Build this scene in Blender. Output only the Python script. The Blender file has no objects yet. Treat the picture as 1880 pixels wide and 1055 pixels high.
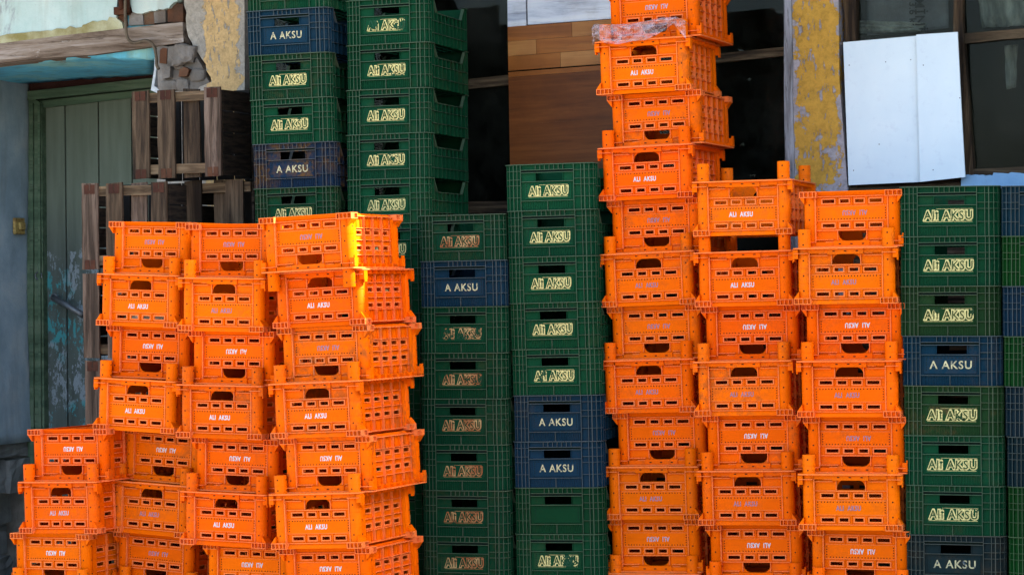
import bpy, bmesh, math, random
from mathutils import Vector, Matrix
random.seed(7)
R = math.radians
S = bpy.context.scene
COL = S.collection

# ------------------------------------------------------------------ camera
K = 0.014                       # camera roll
F = 4700.0                      # focal length in photo pixels
CZ = 1.60
cam_d = bpy.data.cameras.new('camera'); cam = bpy.data.objects.new('camera', cam_d); COL.objects.link(cam)
cam_d.lens = 90.0; cam_d.sensor_width = 36.0; cam_d.clip_end = 2000
cam.matrix_world = Matrix.Translation((0, 0, CZ)) @ Matrix(((math.cos(K), math.sin(K), 0, 0), (0, 0, -1, 0), (-math.sin(K), math.cos(K), 0, 0), (0, 0, 0, 1)))
S.camera = cam

# ------------------------------------------------------------------ light
B = R(22.0)                                     # facade angle
UB = Vector((math.cos(B), -math.sin(B), 0)); IB = Vector((math.sin(B), math.cos(B), 0))
P0 = Vector((-0.30, 12.25, 0))
sun_dir = (UB * 0.70 + IB * 0.19 + Vector((0, 0, 0.68))).normalized()
w = bpy.data.worlds.new('World'); S.world = w; w.use_nodes = True
nt = w.node_tree; bg = nt.nodes['Background']
sky = nt.nodes.new('ShaderNodeTexSky'); sky.sky_type = 'NISHITA'; sky.sun_disc = False
sky.sun_elevation = math.asin(sun_dir.z); sky.sun_rotation = math.atan2(sun_dir.x, sun_dir.y)
sky.air_density = 1.0; sky.dust_density = 3.0; sky.ozone_density = 0.3
nt.links.new(sky.outputs[0], bg.inputs[0]); bg.inputs[1].default_value = 0.13
sl = bpy.data.lights.new('sun', 'SUN'); sl.energy = 5.0; sl.angle = R(0.5); sl.color = (1.0, 0.93, 0.80)
so = bpy.data.objects.new('sun', sl); COL.objects.link(so)
so.rotation_euler = (-sun_dir).to_track_quat('-Z', 'Y').to_euler()
S.view_settings.view_transform = 'Standard'; S.view_settings.look = 'None'
S.view_settings.exposure = 2.9; S.view_settings.gamma = 1.0

# ------------------------------------------------------------------ helpers
def ray(px, py):
    a = (px - 940.0) / F; b = -(py - 527.5) / F
    return Vector((a + K * b, 1.0, b - K * a))
def at_plane(px, py, off=0.0):                  # photo point -> facade-local (t, inward, z) on the plane `off` metres inward
    d = ray(px, py); o = Vector((0, 0, CZ)); p = P0 + IB * off
    s = (p - o).dot(IB) / d.dot(IB)
    q = o + d * s - P0
    return Vector((q.dot(UB), off, q.z))

class MB:
    def __init__(self): self.bm = bmesh.new(); self.T = None
    def v(self, p):
        p = Vector(p)
        return self.bm.verts.new(self.T(p) if self.T else p)
    def face(self, pts, m=0):
        f = self.bm.faces.new([self.v(p) for p in pts]); f.material_index = m; return f
    def box(self, x0, x1, y0, y1, z0, z1, m=0, mf=None):
        if x0 > x1: x0, x1 = x1, x0
        if y0 > y1: y0, y1 = y1, y0
        if z0 > z1: z0, z1 = z1, z0
        V = [self.v((x, y, z)) for x in (x0, x1) for y in (y0, y1) for z in (z0, z1)]
        # index = 4*ix+2*iy+iz
        fs = {'-x': (0, 1, 3, 2), '+x': (4, 6, 7, 5), '-y': (0, 4, 5, 1), '+y': (2, 3, 7, 6), '-z': (0, 2, 6, 4), '+z': (1, 5, 7, 3)}
        for k, idx in fs.items():
            f = self.bm.faces.new([V[i] for i in idx]); f.material_index = m
            if mf and k in mf: f.material_index = mf[k]
    def prism(self, pts, d, m=0):               # pts: list of 3-D points, d: extrusion vector
        A = [self.v(p) for p in pts]; Bv = [self.v(Vector(p) + Vector(d)) for p in pts]
        n = len(pts)
        fa = self.bm.faces.new(A); fa.material_index = m
        fb = self.bm.faces.new(Bv[::-1]); fb.material_index = m
        for i in range(n):
            f = self.bm.faces.new([A[(i + 1) % n], A[i], Bv[i], Bv[(i + 1) % n]]); f.material_index = m
    def plate(self, a0, a1, b0, b1, holes, c0, c1, mp, m=0):   # slab with true rectangular openings
        xs = sorted({a0, a1, *[h[0] for h in holes], *[h[1] for h in holes]})
        zs = sorted({b0, b1, *[h[2] for h in holes], *[h[3] for h in holes]})
        def solid(i, j):
            if i < 0 or j < 0 or i >= len(xs) - 1 or j >= len(zs) - 1: return False
            cx = (xs[i] + xs[i + 1]) / 2; cz = (zs[j] + zs[j + 1]) / 2
            return not any(h[0] < cx < h[1] and h[2] < cz < h[3] for h in holes)
        for i in range(len(xs) - 1):
            for j in range(len(zs) - 1):
                if not solid(i, j): continue
                x0, x1, z0, z1 = xs[i], xs[i + 1], zs[j], zs[j + 1]
                self.face([mp(x0, z0, c0), mp(x1, z0, c0), mp(x1, z1, c0), mp(x0, z1, c0)], m)
                self.face([mp(x0, z0, c1), mp(x0, z1, c1), mp(x1, z1, c1), mp(x1, z0, c1)], m)
                if not solid(i - 1, j): self.face([mp(x0, z0, c0), mp(x0, z1, c0), mp(x0, z1, c1), mp(x0, z0, c1)], m)
                if not solid(i + 1, j): self.face([mp(x1, z0, c0), mp(x1, z0, c1), mp(x1, z1, c1), mp(x1, z1, c0)], m)
                if not solid(i, j - 1): self.face([mp(x0, z0, c0), mp(x0, z0, c1), mp(x1, z0, c1), mp(x1, z0, c0)], m)
                if not solid(i, j + 1): self.face([mp(x0, z1, c0), mp(x1, z1, c0), mp(x1, z1, c1), mp(x0, z1, c1)], m)
    def ring(self, hw, hl, r, z0, z1, t, m=0, me=None, seg=5):   # rounded rectangular hoop (centred)
        me = m if me is None else me
        def loop(hw, hl, r):
            out = []
            for cx, cy, a in ((hw - r, hl - r, 0), (-hw + r, hl - r, 90), (-hw + r, -hl + r, 180), (hw - r, -hl + r, 270)):
                for k in range(seg + 1):
                    an = R(a + 90.0 * k / seg); out.append((cx + r * math.cos(an), cy + r * math.sin(an)))
            return out
        o = loop(hw, hl, r); i_ = loop(hw - t, hl - t, max(r - t, 0.001)); n = len(o)
        for k in range(n):
            a, b, c, d = o[k], o[(k + 1) % n], i_[k], i_[(k + 1) % n]
            self.face([(*a, z0), (*b, z0), (*b, z1), (*a, z1)], me)
            self.face([(*c, z0), (*c, z1), (*d, z1), (*d, z0)], m)
            self.face([(*a, z1), (*b, z1), (*d, z1), (*c, z1)], m)
            self.face([(*a, z0), (*c, z0), (*d, z0), (*b, z0)], m)
    def tube(self, pts, r, m=0, seg=8):
        prev = None; n = len(pts)
        rr = r if isinstance(r, (list, tuple)) else [r] * n
        for i, p in enumerate(pts):
            p = Vector(p)
            d = (Vector(pts[min(i + 1, n - 1)]) - Vector(pts[max(i - 1, 0)])).normalized()
            a = d.cross(Vector((0.3, 1, 0.1))).normalized(); b = d.cross(a).normalized()
            cur = [self.v(p + a * rr[i] * math.cos(2 * math.pi * k / seg) + b * rr[i] * math.sin(2 * math.pi * k / seg)) for k in range(seg)]
            if prev:
                for k in range(seg):
                    f = self.bm.faces.new([prev[k], prev[(k + 1) % seg], cur[(k + 1) % seg], cur[k]]); f.material_index = m; f.smooth = True
            else:
                f = self.bm.faces.new(cur[::-1]); f.material_index = m
            prev = cur
        f = self.bm.faces.new(prev); f.material_index = m
    def mesh(self, name, mats, recalc=True):
        if recalc: bmesh.ops.recalc_face_normals(self.bm, faces=self.bm.faces[:])
        me = bpy.data.meshes.new(name); self.bm.to_mesh(me); self.bm.free()
        for m in mats: me.materials.append(m)
        return me

def link(name, me, parent=None):
    o = bpy.data.objects.new(name, me); COL.objects.link(o)
    if parent is not None: o.parent = parent
    return o
def tag(o, label=None, cat=None, group=None, kind=None):
    if label: o['label'] = label
    if cat: o['category'] = cat
    if group: o['group'] = group
    if kind: o['kind'] = kind
    return o
def empty(name, loc=(0, 0, 0), rot=(0, 0, 0)):
    o = bpy.data.objects.new(name, None); COL.objects.link(o); o.empty_display_size = 0.1
    o.location = loc; o.rotation_euler = rot; return o

# ------------------------------------------------------------------ materials
class N:
    def __init__(self, name):
        self.m = bpy.data.materials.new(name); self.m.use_nodes = True
        self.t = self.m.node_tree; self.b = self.t.nodes['Principled BSDF']; self.tc = None
    def n(self, ty, **kw):
        x = self.t.nodes.new(ty)
        for k, v in kw.items(): setattr(x, k, v)
        return x
    def l(self, a, b): self.t.links.new(a, b)
    def co(self, which='Object'):
        if not self.tc: self.tc = self.n('ShaderNodeTexCoord')
        return self.tc.outputs[which]
    def map(self, scale=(1, 1, 1), src=None, jitter=False, loc=(0, 0, 0)):
        mp = self.n('ShaderNodeMapping'); mp.inputs['Scale'].default_value = scale; mp.inputs['Location'].default_value = loc
        s = src or self.co()
        if jitter:
            oi = self.n('ShaderNodeObjectInfo'); mu = self.n('ShaderNodeMath', operation='MULTIPLY'); mu.inputs[1].default_value = 37.0
            self.l(oi.outputs['Random'], mu.inputs[0])
            va = self.n('ShaderNodeVectorMath', operation='ADD'); self.l(s, va.inputs[0]); self.l(mu.outputs[0], va.inputs[1]); s = va.outputs[0]
        self.l(s, mp.inputs['Vector']); return mp.outputs[0]
    def noise(self, vec, scale, detail=5, rough=0.6, dist=0.0):
        x = self.n('ShaderNodeTexNoise'); x.inputs['Scale'].default_value = scale; x.inputs['Detail'].default_value = detail
        x.inputs['Roughness'].default_value = rough; x.inputs['Distortion'].default_value = dist
        self.l(vec, x.inputs['Vector']); return x.outputs['Fac']
    def ramp(self, fac, stops, interp='LINEAR'):
        r = self.n('ShaderNodeValToRGB'); r.color_ramp.interpolation = interp
        e = r.color_ramp.elements
        while len(e) < len(stops): e.new(0.5)
        for i, (p, c) in enumerate(stops):
            e[i].position = p; e[i].color = c if len(c) == 4 else (*c, 1)
        self.l(fac, r.inputs[0]); return r.outputs[0]
    def thr(self, fac, a, b): return self.ramp(fac, [(a, (0, 0, 0)), (b, (1, 1, 1))])
    def mix(self, fac, a, b, blend='MIX'):
        x = self.n('ShaderNodeMix', data_type='RGBA', blend_type=blend)
        for s, v in ((x.inputs[0], fac), (x.inputs[6], a), (x.inputs[7], b)):
            if hasattr(v, 'node'): self.l(v, s)
            elif isinstance(v, (int, float)): s.default_value = v
            else: s.default_value = v if len(v) == 4 else (*v, 1)
        return x.outputs[2]
    def math(self, op, a, b=None, clamp=False):
        x = self.n('ShaderNodeMath', operation=op); x.use_clamp = clamp
        for s, v in ((x.inputs[0], a), (x.inputs[1], b)):
            if v is None: continue
            if hasattr(v, 'node'): self.l(v, s)
            else: s.default_value = v
        return x.outputs[0]
    def base(self, c, k=0.63):
        self.b.inputs['Specular IOR Level'].default_value = 0.2
        if hasattr(c, 'node'): self.l(c if k == 1 else self.mix(1.0, c, (k, k, k), 'MULTIPLY'), self.b.inputs['Base Color'])
        else: self.b.inputs['Base Color'].default_value = (*[x * k for x in c], 1)
    def rough(self, r):
        if hasattr(r, 'node'): self.l(r, self.b.inputs['Roughness'])
        else: self.b.inputs['Roughness'].default_value = r
    def bump(self, h, s=0.3, d=0.01):
        x = self.n('ShaderNodeBump'); x.inputs['Strength'].default_value = s; x.inputs['Distance'].default_value = d
        self.l(h, x.inputs['Height']); self.l(x.outputs[0], self.b.inputs['Normal'])

def plastic(name, edge=0.0, rough=0.42, pale=None):
    """crate plastic: the colour comes from the object (rgb); the object alpha is how much dried dirt it carries"""
    q = N(name); oi = q.n('ShaderNodeObjectInfo'); base = oi.outputs['Color']; al = oi.outputs['Alpha']
    v = q.map(jitter=True)
    n1 = q.noise(v, 3.0, 5, 0.65); n2 = q.noise(v, 34.0, 5, 0.7); n3 = q.noise(q.map((1, 1, 6), jitter=True), 9.0, 4, 0.6)
    c = q.mix(q.thr(n1, 0.30, 0.72), q.mix(1.0, base, (0.80, 0.80, 0.80), 'MULTIPLY'), base)
    c = q.mix(q.math('MULTIPLY', q.thr(n3, 0.52, 0.75), 0.22), c, q.mix(1.0, c, (0.55, 0.50, 0.5), 'MULTIPLY'))
    dirt = q.math('MULTIPLY', q.thr(n1, 0.46, 0.62), q.thr(n2, 0.40, 0.62))
    dirt = q.math('MULTIPLY', dirt, al, True)
    c = q.mix(dirt, c, (0.08, 0.045, 0.018))
    scr = q.thr(q.noise(q.map((6, 6, 90), jitter=True), 5.0, 3, 0.7), 0.70, 0.76)
    c = q.mix(q.math('MULTIPLY', scr, 0.20), c, q.mix(0.5, c, (0.30, 0.22, 0.12)))
    if pale: c = q.mix(q.math('ADD', q.math('MULTIPLY', n2, 0.26), 0.0), c, pale)
    elif edge: c = q.mix(edge, c, q.mix(0.5, q.mix(1.0, c, (1.5, 1.5, 1.5), 'MULTIPLY'), (0.15, 0.15, 0.11)))
    q.base(c, 1); q.rough(q.math('ADD', q.math('MULTIPLY', n2, 0.35), rough - 0.12))
    q.b.inputs['Specular IOR Level'].default_value = 0.025
    q.bump(n2, 0.10, 0.002)
    return q.m
M = {}
M['plastic'] = plastic('crate_plastic')
M['plastic_edge'] = plastic('crate_plastic_worn_edge', 0.55, 0.5)
M['orange_edge'] = plastic('orange_plastic_worn_lit_edge', 0.5, 0.5, (0.95, 0.48, 0.26))  # worn edges, paled further to paint in the edge highlight
q = N('painted_hole_shade'); q.base((0.055, 0.012, 0.004)); q.rough(0.9); M['hole_shade'] = q.m  # dark colour painted on for the shade inside holes and notches
q = N('green_recess_shade'); q.base((0.004, 0.014, 0.010)); q.rough(0.9); M['recess'] = q.m  # near-black green paints recess shade where nothing is cut in

def print_mat():
    q = N('white_stencil_paint'); oi = q.n('ShaderNodeObjectInfo')
    v = q.map(jitter=True); n = q.noise(v, 130.0, 3, 0.7); n2 = q.noise(v, 30.0, 3, 0.6)
    s = q.math('ADD', q.math('MULTIPLY', n, 0.6), q.math('MULTIPLY', n2, 0.4))
    q.base(q.mix(q.thr(s, 0.36, 0.43), (0.80, 0.17, 0.03), oi.outputs['Color']), 0.8); q.rough(0.6); return q.m
M['print'] = print_mat()
def paint_mat():
    """pale yellow paint rubbed round the raised letters; object rgb = plastic under it, alpha = how much is worn away"""
    q = N('worn_yellow_paint'); oi = q.n('ShaderNodeObjectInfo')
    v = q.map(jitter=True); n = q.noise(v, 16.0, 4, 0.65); n2 = q.noise(v, 120.0, 3, 0.7)
    s = q.math('ADD', q.math('MULTIPLY', n, 0.75), q.math('MULTIPLY', n2, 0.25))
    f = q.math('GREATER_THAN', s, oi.outputs['Alpha'])
    col = q.ramp(n2, [(0.35, (0.30, 0.26, 0.10)), (0.6, (0.58, 0.50, 0.19))])
    q.base(q.mix(f, oi.outputs['Color'], col), 1); q.rough(0.65); return q.m
M['paint'] = paint_mat()
def paint_plain():
    q = N('yellow_letter_paint'); v = q.map(jitter=True); n = q.noise(v, 60.0, 4, 0.7)
    q.base(q.ramp(n, [(0.38, (0.06, 0.10, 0.14)), (0.46, (0.52, 0.47, 0.26)), (0.7, (0.78, 0.72, 0.40))])); q.rough(0.6); return q.m
M['letter'] = paint_plain()
def paint_reflect():
    q = N('faded_paint_orange_reflection'); oi = q.n('ShaderNodeObjectInfo')  # worn lettering with reflected orange light painted into its colour
    v = q.map(jitter=True); n = q.noise(v, 16.0, 4, 0.65); n2 = q.noise(v, 120.0, 3, 0.7)
    s = q.math('ADD', q.math('MULTIPLY', n, 0.75), q.math('MULTIPLY', n2, 0.25))
    f = q.math('GREATER_THAN', s, oi.outputs['Alpha'])
    q.base(q.mix(f, oi.outputs['Color'], q.ramp(n, [(0.42, (0.22, 0.07, 0.02)), (0.6, (0.34, 0.22, 0.09))])), 1); q.rough(0.65); return q.m
M['reflect_paint'] = paint_reflect()

def plaster(name, cols, stain=(0.30, 0.22, 0.10), patch=None, bumps=0.5, streak=0.35):
    q = N(name); v = q.map()
    n1 = q.noise(v, 2.2, 6, 0.65); n2 = q.noise(v, 22.0, 6, 0.7); n3 = q.noise(q.map((5, 5, 0.7)), 2.5, 5, 0.6); n4 = q.noise(v, 110.0, 4, 0.7)
    c = q.ramp(n1, [(0.38, cols[0]), (0.52, cols[1]), (0.64, cols[2])])
    c = q.mix(q.math('MULTIPLY', q.thr(n3, 0.50, 0.70), streak), c, stain)
    c = q.mix(q.math('MULTIPLY', q.thr(n4, 0.62, 0.70), 0.45), c, q.mix(0.5, c, (0.06, 0.05, 0.05)))
    if patch:
        pc, lo, hi, sc = patch
        c = q.mix(q.thr(q.noise(q.map((1, 1, 0.6), loc=(3, 1, 7)), sc, 8, 0.68, 0.3), lo, hi), c, q.mix(n2, pc, q.mix(1.0, pc, (0.6, 0.6, 0.62), 'MULTIPLY')))
    q.base(c); q.rough(0.9); q.bump(q.math('ADD', q.math('MULTIPLY', n2, 0.7), q.math('MULTIPLY', n4, 0.3)), bumps, 0.008); return q.m
M['pale'] = plaster('pale_cyan_plaster', [(0.56, 0.74, 0.70), (0.68, 0.84, 0.80), (0.76, 0.86, 0.78)], (0.33, 0.25, 0.16), ((0.40, 0.40, 0.42), 0.60, 0.66, 3.0), 0.4, 0.30)
M['crust'] = plaster('yellow_plaster_crust', [(0.32, 0.27, 0.10), (0.58, 0.56, 0.34), (0.76, 0.78, 0.60)], (0.25, 0.16, 0.06), None, 1.0)
M['bluewall'] = plaster('blue_grey_plaster', [(0.30, 0.41, 0.48), (0.41, 0.53, 0.61), (0.54, 0.62, 0.66)], (0.20, 0.22, 0.20), ((0.22, 0.20, 0.17), 0.66, 0.70, 2.0), 0.5, 0.35)
M['stone'] = plaster('rough_grey_stone', [(0.14, 0.15, 0.145), (0.26, 0.275, 0.265), (0.38, 0.39, 0.37)], (0.06, 0.05, 0.04), None, 1.0)
M['mortar'] = plaster('old_mortar', [(0.12, 0.10, 0.08), (0.24, 0.21, 0.18), (0.40, 0.37, 0.34)], (0.12, 0.07, 0.04), None, 1.0)
M['brick'] = plaster('old_red_brick', [(0.08, 0.04, 0.025), (0.19, 0.075, 0.035), (0.19, 0.14, 0.09)], (0.12, 0.08, 0.05), None, 0.8)
M['soffit'] = plaster('cyan_painted_soffit', [(0.12, 0.50, 0.76), (0.17, 0.66, 0.92), (0.34, 0.72, 0.74)], (0.18, 0.28, 0.18), ((0.45, 0.40, 0.28), 0.64, 0.70, 5.0), 0.4, 0.5)
M['ledge'] = plaster('pale_blue_sill_plaster', [(0.25, 0.48, 0.75), (0.32, 0.56, 0.82), (0.42, 0.62, 0.80)], (0.2, 0.2, 0.2), None, 0.5, 0.1)
M['ochre'] = plaster('ochre_paint_flaking', [(0.56, 0.30, 0.05), (0.62, 0.36, 0.07), (0.70, 0.46, 0.16)], (0.35, 0.20, 0.06), ((0.56, 0.54, 0.58), 0.565, 0.60, 5.5), 1.0, 0.2)
def pillar_mat(name, e0, e1, lo, side_col, ochre):
    """ochre paint whose sides (local x below e0 / above e1) and foot (z below lo) have flaked to bare plaster"""
    q = N(name); v = q.map(); sx = q.n('ShaderNodeSeparateXYZ'); q.l(q.co(), sx.inputs[0])
    n1 = q.noise(v, 6.0, 8, 0.7, 0.2); n2 = q.noise(v, 40.0, 6, 0.75); n3 = q.noise(q.map((3, 1, 1)), 14.0, 6, 0.7)
    wob = q.math('MULTIPLY', q.math('SUBTRACT', q.noise(v, 9.0, 7, 0.7), 0.5), 0.22)
    X = q.math('ADD', sx.outputs[0], wob)
    a = q.math('LESS_THAN', X, e0); b = q.math('GREATER_THAN', X, e1)
    Z = q.math('ADD', sx.outputs[2], q.math('MULTIPLY', q.math('SUBTRACT', n1, 0.5), 3.0)); c_ = q.math('LESS_THAN', Z, lo)
    fl = q.math('MAXIMUM', q.math('MAXIMUM', a, b), c_); fl = q.math('MAXIMUM', fl, q.thr(n3, 0.585, 0.60))
    oc = q.ramp(n2, [(0.3, [x * 0.62 for x in ochre]), (0.55, ochre), (0.75, [min(1, x * 1.15) for x in ochre])])
    sc = q.ramp(n2, [(0.3, [x * 0.55 for x in side_col]), (0.6, side_col)])
    q.base(q.mix(fl, oc, sc)); q.rough(0.9)
    q.bump(q.math('ADD', n2, q.math('MULTIPLY', fl, -0.6)), 0.9, 0.006); return q.m
def wood(name, cols, axis='z', scale=1.0, rough=0.75, crack=0.5, flake=None, bumps=0.5):
    q = N(name); st = {'x': (0.6, 9, 9), 'z': (9, 9, 0.6), 'y': (9, 0.6, 9)}[axis]
    v = q.map([s * scale for s in st], jitter=True)
    n1 = q.noise(v, 2.0, 6, 0.65, 0.6); n2 = q.noise(q.map([s * scale * 3 for s in st], jitter=True), 3.0, 6, 0.7, 0.3); n3 = q.noise(q.map(jitter=True), 5.0, 5, 0.6)
    c = q.ramp(n1, [(0.38, cols[0]), (0.50, cols[1]), (0.62, cols[2])])
    c = q.mix(q.math('MULTIPLY', q.thr(n2, 0.55, 0.64), crack), c, q.mix(1.0, c, (0.25, 0.22, 0.2), 'MULTIPLY'))
    c = q.mix(q.math('MULTIPLY', q.thr(n3, 0.5, 0.7), 0.45), c, q.mix(1.0, c, (0.55, 0.48, 0.42), 'MULTIPLY'))
    if flake:
        fc, lo, hi, sc = flake
        c = q.mix(q.thr(q.noise(q.map([1.0 if s > 1 else 0.35 for s in st], jitter=True), sc, 8, 0.72), lo, hi), c, fc)
    q.base(c); q.rough(rough); q.bump(q.math('ADD', n1, n2), bumps, 0.004); return q.m
M['beam'] = wood('weathered_grey_beam', [(0.10, 0.06, 0.035), (0.29, 0.215, 0.16), (0.46, 0.38, 0.32)], 'x', 1.2, 0.85, 0.8, ((0.62, 0.56, 0.50), 0.62, 0.68, 9.0), 1.0)
M['frame'] = wood('old_window_frame_wood', [(0.025, 0.014, 0.007), (0.10, 0.060, 0.030), (0.24, 0.16, 0.09)], 'z', 1.5, 0.8, 0.7, ((0.50, 0.52, 0.54), 0.66, 0.70, 12.0), 0.9)
M['bar'] = wood('old_window_bar_wood', [(0.020, 0.013, 0.007), (0.075, 0.048, 0.024), (0.18, 0.125, 0.07)], 'x', 1.5, 0.8, 0.7, None, 0.9)
M['greyframe'] = wood('peeling_grey_frame', [(0.16, 0.15, 0.15), (0.32, 0.32, 0.34), (0.50, 0.50, 0.54)], 'z', 1.5, 0.85, 0.9, ((0.05, 0.035, 0.03), 0.58, 0.62, 8.0), 1.0)
M['slat'] = wood('old_crate_slat', [(0.022, 0.012, 0.005), (0.068, 0.041, 0.021), (0.14, 0.090, 0.050)], 'z', 1.3, 0.85, 0.6, None, 0.7)
M['slat2'] = wood('pale_crate_slat', [(0.045, 0.027, 0.016), (0.13, 0.084, 0.056), (0.24, 0.165, 0.12)], 'z', 1.3, 0.85, 0.6, None, 0.7)
M['slatx'] = wood('old_crate_rail', [(0.05, 0.028, 0.012), (0.14, 0.088, 0.044), (0.25, 0.165, 0.090)], 'x', 1.3, 0.85, 0.5, None, 0.7)
M['rustplate'] = plaster('rusty_tin_corner', [(0.035, 0.012, 0.007), (0.09, 0.030, 0.014), (0.16, 0.075, 0.035)], (0.08, 0.03, 0.02), None, 0.6)
M['door'] = wood('green_grey_door_boards', [(0.085, 0.115, 0.085), (0.12, 0.155, 0.12), (0.15, 0.185, 0.15)], 'z', 0.8, 0.7, 0.35, None, 0.3)
M['doorframe'] = wood('green_door_frame', [(0.065, 0.115, 0.07), (0.10, 0.165, 0.10), (0.14, 0.20, 0.13)], 'x', 0.8, 0.7, 0.5, ((0.36, 0.42, 0.36), 0.70, 0.73, 14.0), 0.5)
def door_mat():
    q = N('peeling_door_paint'); sx = q.n('ShaderNodeSeparateXYZ'); q.l(q.co(), sx.inputs[0])
    n1 = q.noise(q.map((6, 6, 0.5)), 3.0, 6, 0.6); n2 = q.noise(q.map((1, 1, 0.45)), 34.0, 8, 0.75); n3 = q.noise(q.map(), 5.0, 5, 0.6); n4 = q.noise(q.map(loc=(5, 2, 1)), 3.2, 4, 0.6)
    c = q.ramp(n1, [(0.3, (0.13, 0.16, 0.12)), (0.7, (0.19, 0.23, 0.18))])
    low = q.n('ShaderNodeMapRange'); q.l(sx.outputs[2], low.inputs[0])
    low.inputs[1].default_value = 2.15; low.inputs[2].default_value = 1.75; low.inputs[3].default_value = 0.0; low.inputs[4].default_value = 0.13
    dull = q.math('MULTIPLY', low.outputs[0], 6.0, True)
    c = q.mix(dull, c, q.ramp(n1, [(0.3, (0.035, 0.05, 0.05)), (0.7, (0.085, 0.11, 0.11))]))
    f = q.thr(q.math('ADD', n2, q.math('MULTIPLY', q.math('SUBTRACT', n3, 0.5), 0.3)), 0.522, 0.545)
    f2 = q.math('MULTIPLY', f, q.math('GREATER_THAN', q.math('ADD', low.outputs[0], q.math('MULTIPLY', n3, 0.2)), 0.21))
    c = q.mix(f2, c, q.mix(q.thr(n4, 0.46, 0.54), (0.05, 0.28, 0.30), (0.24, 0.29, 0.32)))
    q.base(c); q.rough(0.75); q.bump(n2, 0.5, 0.004); return q.m
M['doorpaint'] = door_mat()
M['laminate'] = wood('brown_laminate', [(0.28, 0.085, 0.010), (0.38, 0.12, 0.017), (0.46, 0.16, 0.026)], 'x', 0.6, 0.45, 0.25, None, 0.05)
M['laminate_pale'] = wood('pale_brown_laminate', [(0.42, 0.165, 0.035), (0.52, 0.22, 0.055), (0.60, 0.27, 0.075)], 'x', 0.6, 0.45, 0.25, None, 0.05)
M['laminate_dark'] = wood('red_brown_laminate', [(0.15, 0.042, 0.005), (0.21, 0.060, 0.008), (0.28, 0.085, 0.014)], 'x', 0.6, 0.5, 0.3, None, 0.05)
M['whitegrain'] = wood('whitewashed_woodgrain_board', [(0.50, 0.55, 0.66), (0.80, 0.85, 0.94), (0.92, 0.95, 0.98)], 'x', 0.9, 0.6, 0.35, None, 0.1)
def board_mat():
    q = N('white_sheet_board'); v = q.map(); n1 = q.noise(v, 2.5, 5, 0.6); n2 = q.noise(v, 130.0, 3, 0.7); n3 = q.noise(q.map(loc=(9, 9, 2)), 18.0, 6, 0.7)
    c = q.ramp(n1, [(0.3, (0.74, 0.86, 0.92)), (0.6, (0.84, 0.95, 0.98)), (0.8, (0.92, 0.97, 0.92))])
    c = q.mix(q.math('MULTIPLY', q.thr(n3, 0.55, 0.75), 0.30), c, (0.45, 0.50, 0.62))
    c = q.mix(q.thr(n2, 0.765, 0.78), c, (0.12, 0.12, 0.14)); q.base(c, 0.80); q.rough(0.5); return q.m
M['board'] = board_mat()
q = N('bare_galvanised_steel'); n = q.noise(q.map(), 20, 5, 0.7); q.base(q.ramp(n, [(0.3, (0.10, 0.11, 0.12)), (0.7, (0.28, 0.31, 0.34))])); q.b.inputs['Metallic'].default_value = 0.7; q.rough(0.5); M['steel'] = q.m
q = N('rusty_brass'); n = q.noise(q.map(), 30, 5, 0.7); q.base(q.ramp(n, [(0.35, (0.20, 0.10, 0.03)), (0.6, (0.55, 0.42, 0.14))])); q.rough(0.6); M['brass'] = q.m
q = N('old_cable_sheath'); n = q.noise(q.map(), 30, 5, 0.7); q.base(q.ramp(n, [(0.3, (0.09, 0.065, 0.04)), (0.7, (0.20, 0.15, 0.10))])); q.rough(0.7); M['cable'] = q.m
q = N('white_jamb_paint'); n = q.noise(q.map(), 30, 5, 0.7); q.base(q.ramp(n, [(0.3, (0.45, 0.48, 0.50)), (0.6, (0.75, 0.78, 0.78))])); q.rough(0.7); M['white'] = q.m
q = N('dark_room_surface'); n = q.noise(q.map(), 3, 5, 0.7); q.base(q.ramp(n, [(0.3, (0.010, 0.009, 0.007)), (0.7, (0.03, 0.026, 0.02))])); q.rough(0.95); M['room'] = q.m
q = N('painted_gap_shade'); n = q.noise(q.map(), 8, 5, 0.7); q.base(q.ramp(n, [(0.3, (0.03, 0.01, 0.008)), (0.7, (0.06, 0.022, 0.018))])); q.rough(0.95); M['gap'] = q.m
q = N('shade_dark_wood'); n = q.noise(q.map((1, 1, 8)), 8, 5, 0.7); q.base(q.ramp(n, [(0.4, (0.012, 0.008, 0.005)), (0.6, (0.05, 0.034, 0.02))])); q.rough(0.95); M['shaded_wood'] = q.m  # near-black wood: shade on the crate sides put into the colour
def glass(name, dirt):
    q = N(name); t = q.t; tr = q.n('ShaderNodeBsdfTransparent'); tr.inputs[0].default_value = (0.80, 0.84, 0.80, 1)
    gl = q.n('ShaderNodeBsdfGlossy'); gl.inputs['Roughness'].default_value = 0.03; gl.inputs[0].default_value = (0.9, 0.95, 1, 1)
    df = q.n('ShaderNodeBsdfDiffuse'); df.inputs[0].default_value = (0.30, 0.29, 0.24, 1)
    fr = q.n('ShaderNodeFresnel'); fr.inputs[0].default_value = 1.45
    m1 = q.n('ShaderNodeMixShader'); m2 = q.n('ShaderNodeMixShader')
    d = q.math('MULTIPLY', q.thr(q.noise(q.map(), 3.0, 8, 0.7), 0.42, 0.75), dirt)
    sp = q.thr(q.noise(q.map(), 60.0, 2, 0.5), 0.75, 0.78); d = q.math('MAXIMUM', d, q.math('MULTIPLY', sp, dirt * 3, True))
    q.l(q.math('MULTIPLY', fr.outputs[0], 0.12), m1.inputs[0]); q.l(tr.outputs[0], m1.inputs[1]); q.l(gl.outputs[0], m1.inputs[2])
    q.l(d, m2.inputs[0]); q.l(m1.outputs[0], m2.inputs[1]); q.l(df.outputs[0], m2.inputs[2])
    q.l(m2.outputs[0], t.nodes['Material Output'].inputs[0]); return q.m
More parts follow.
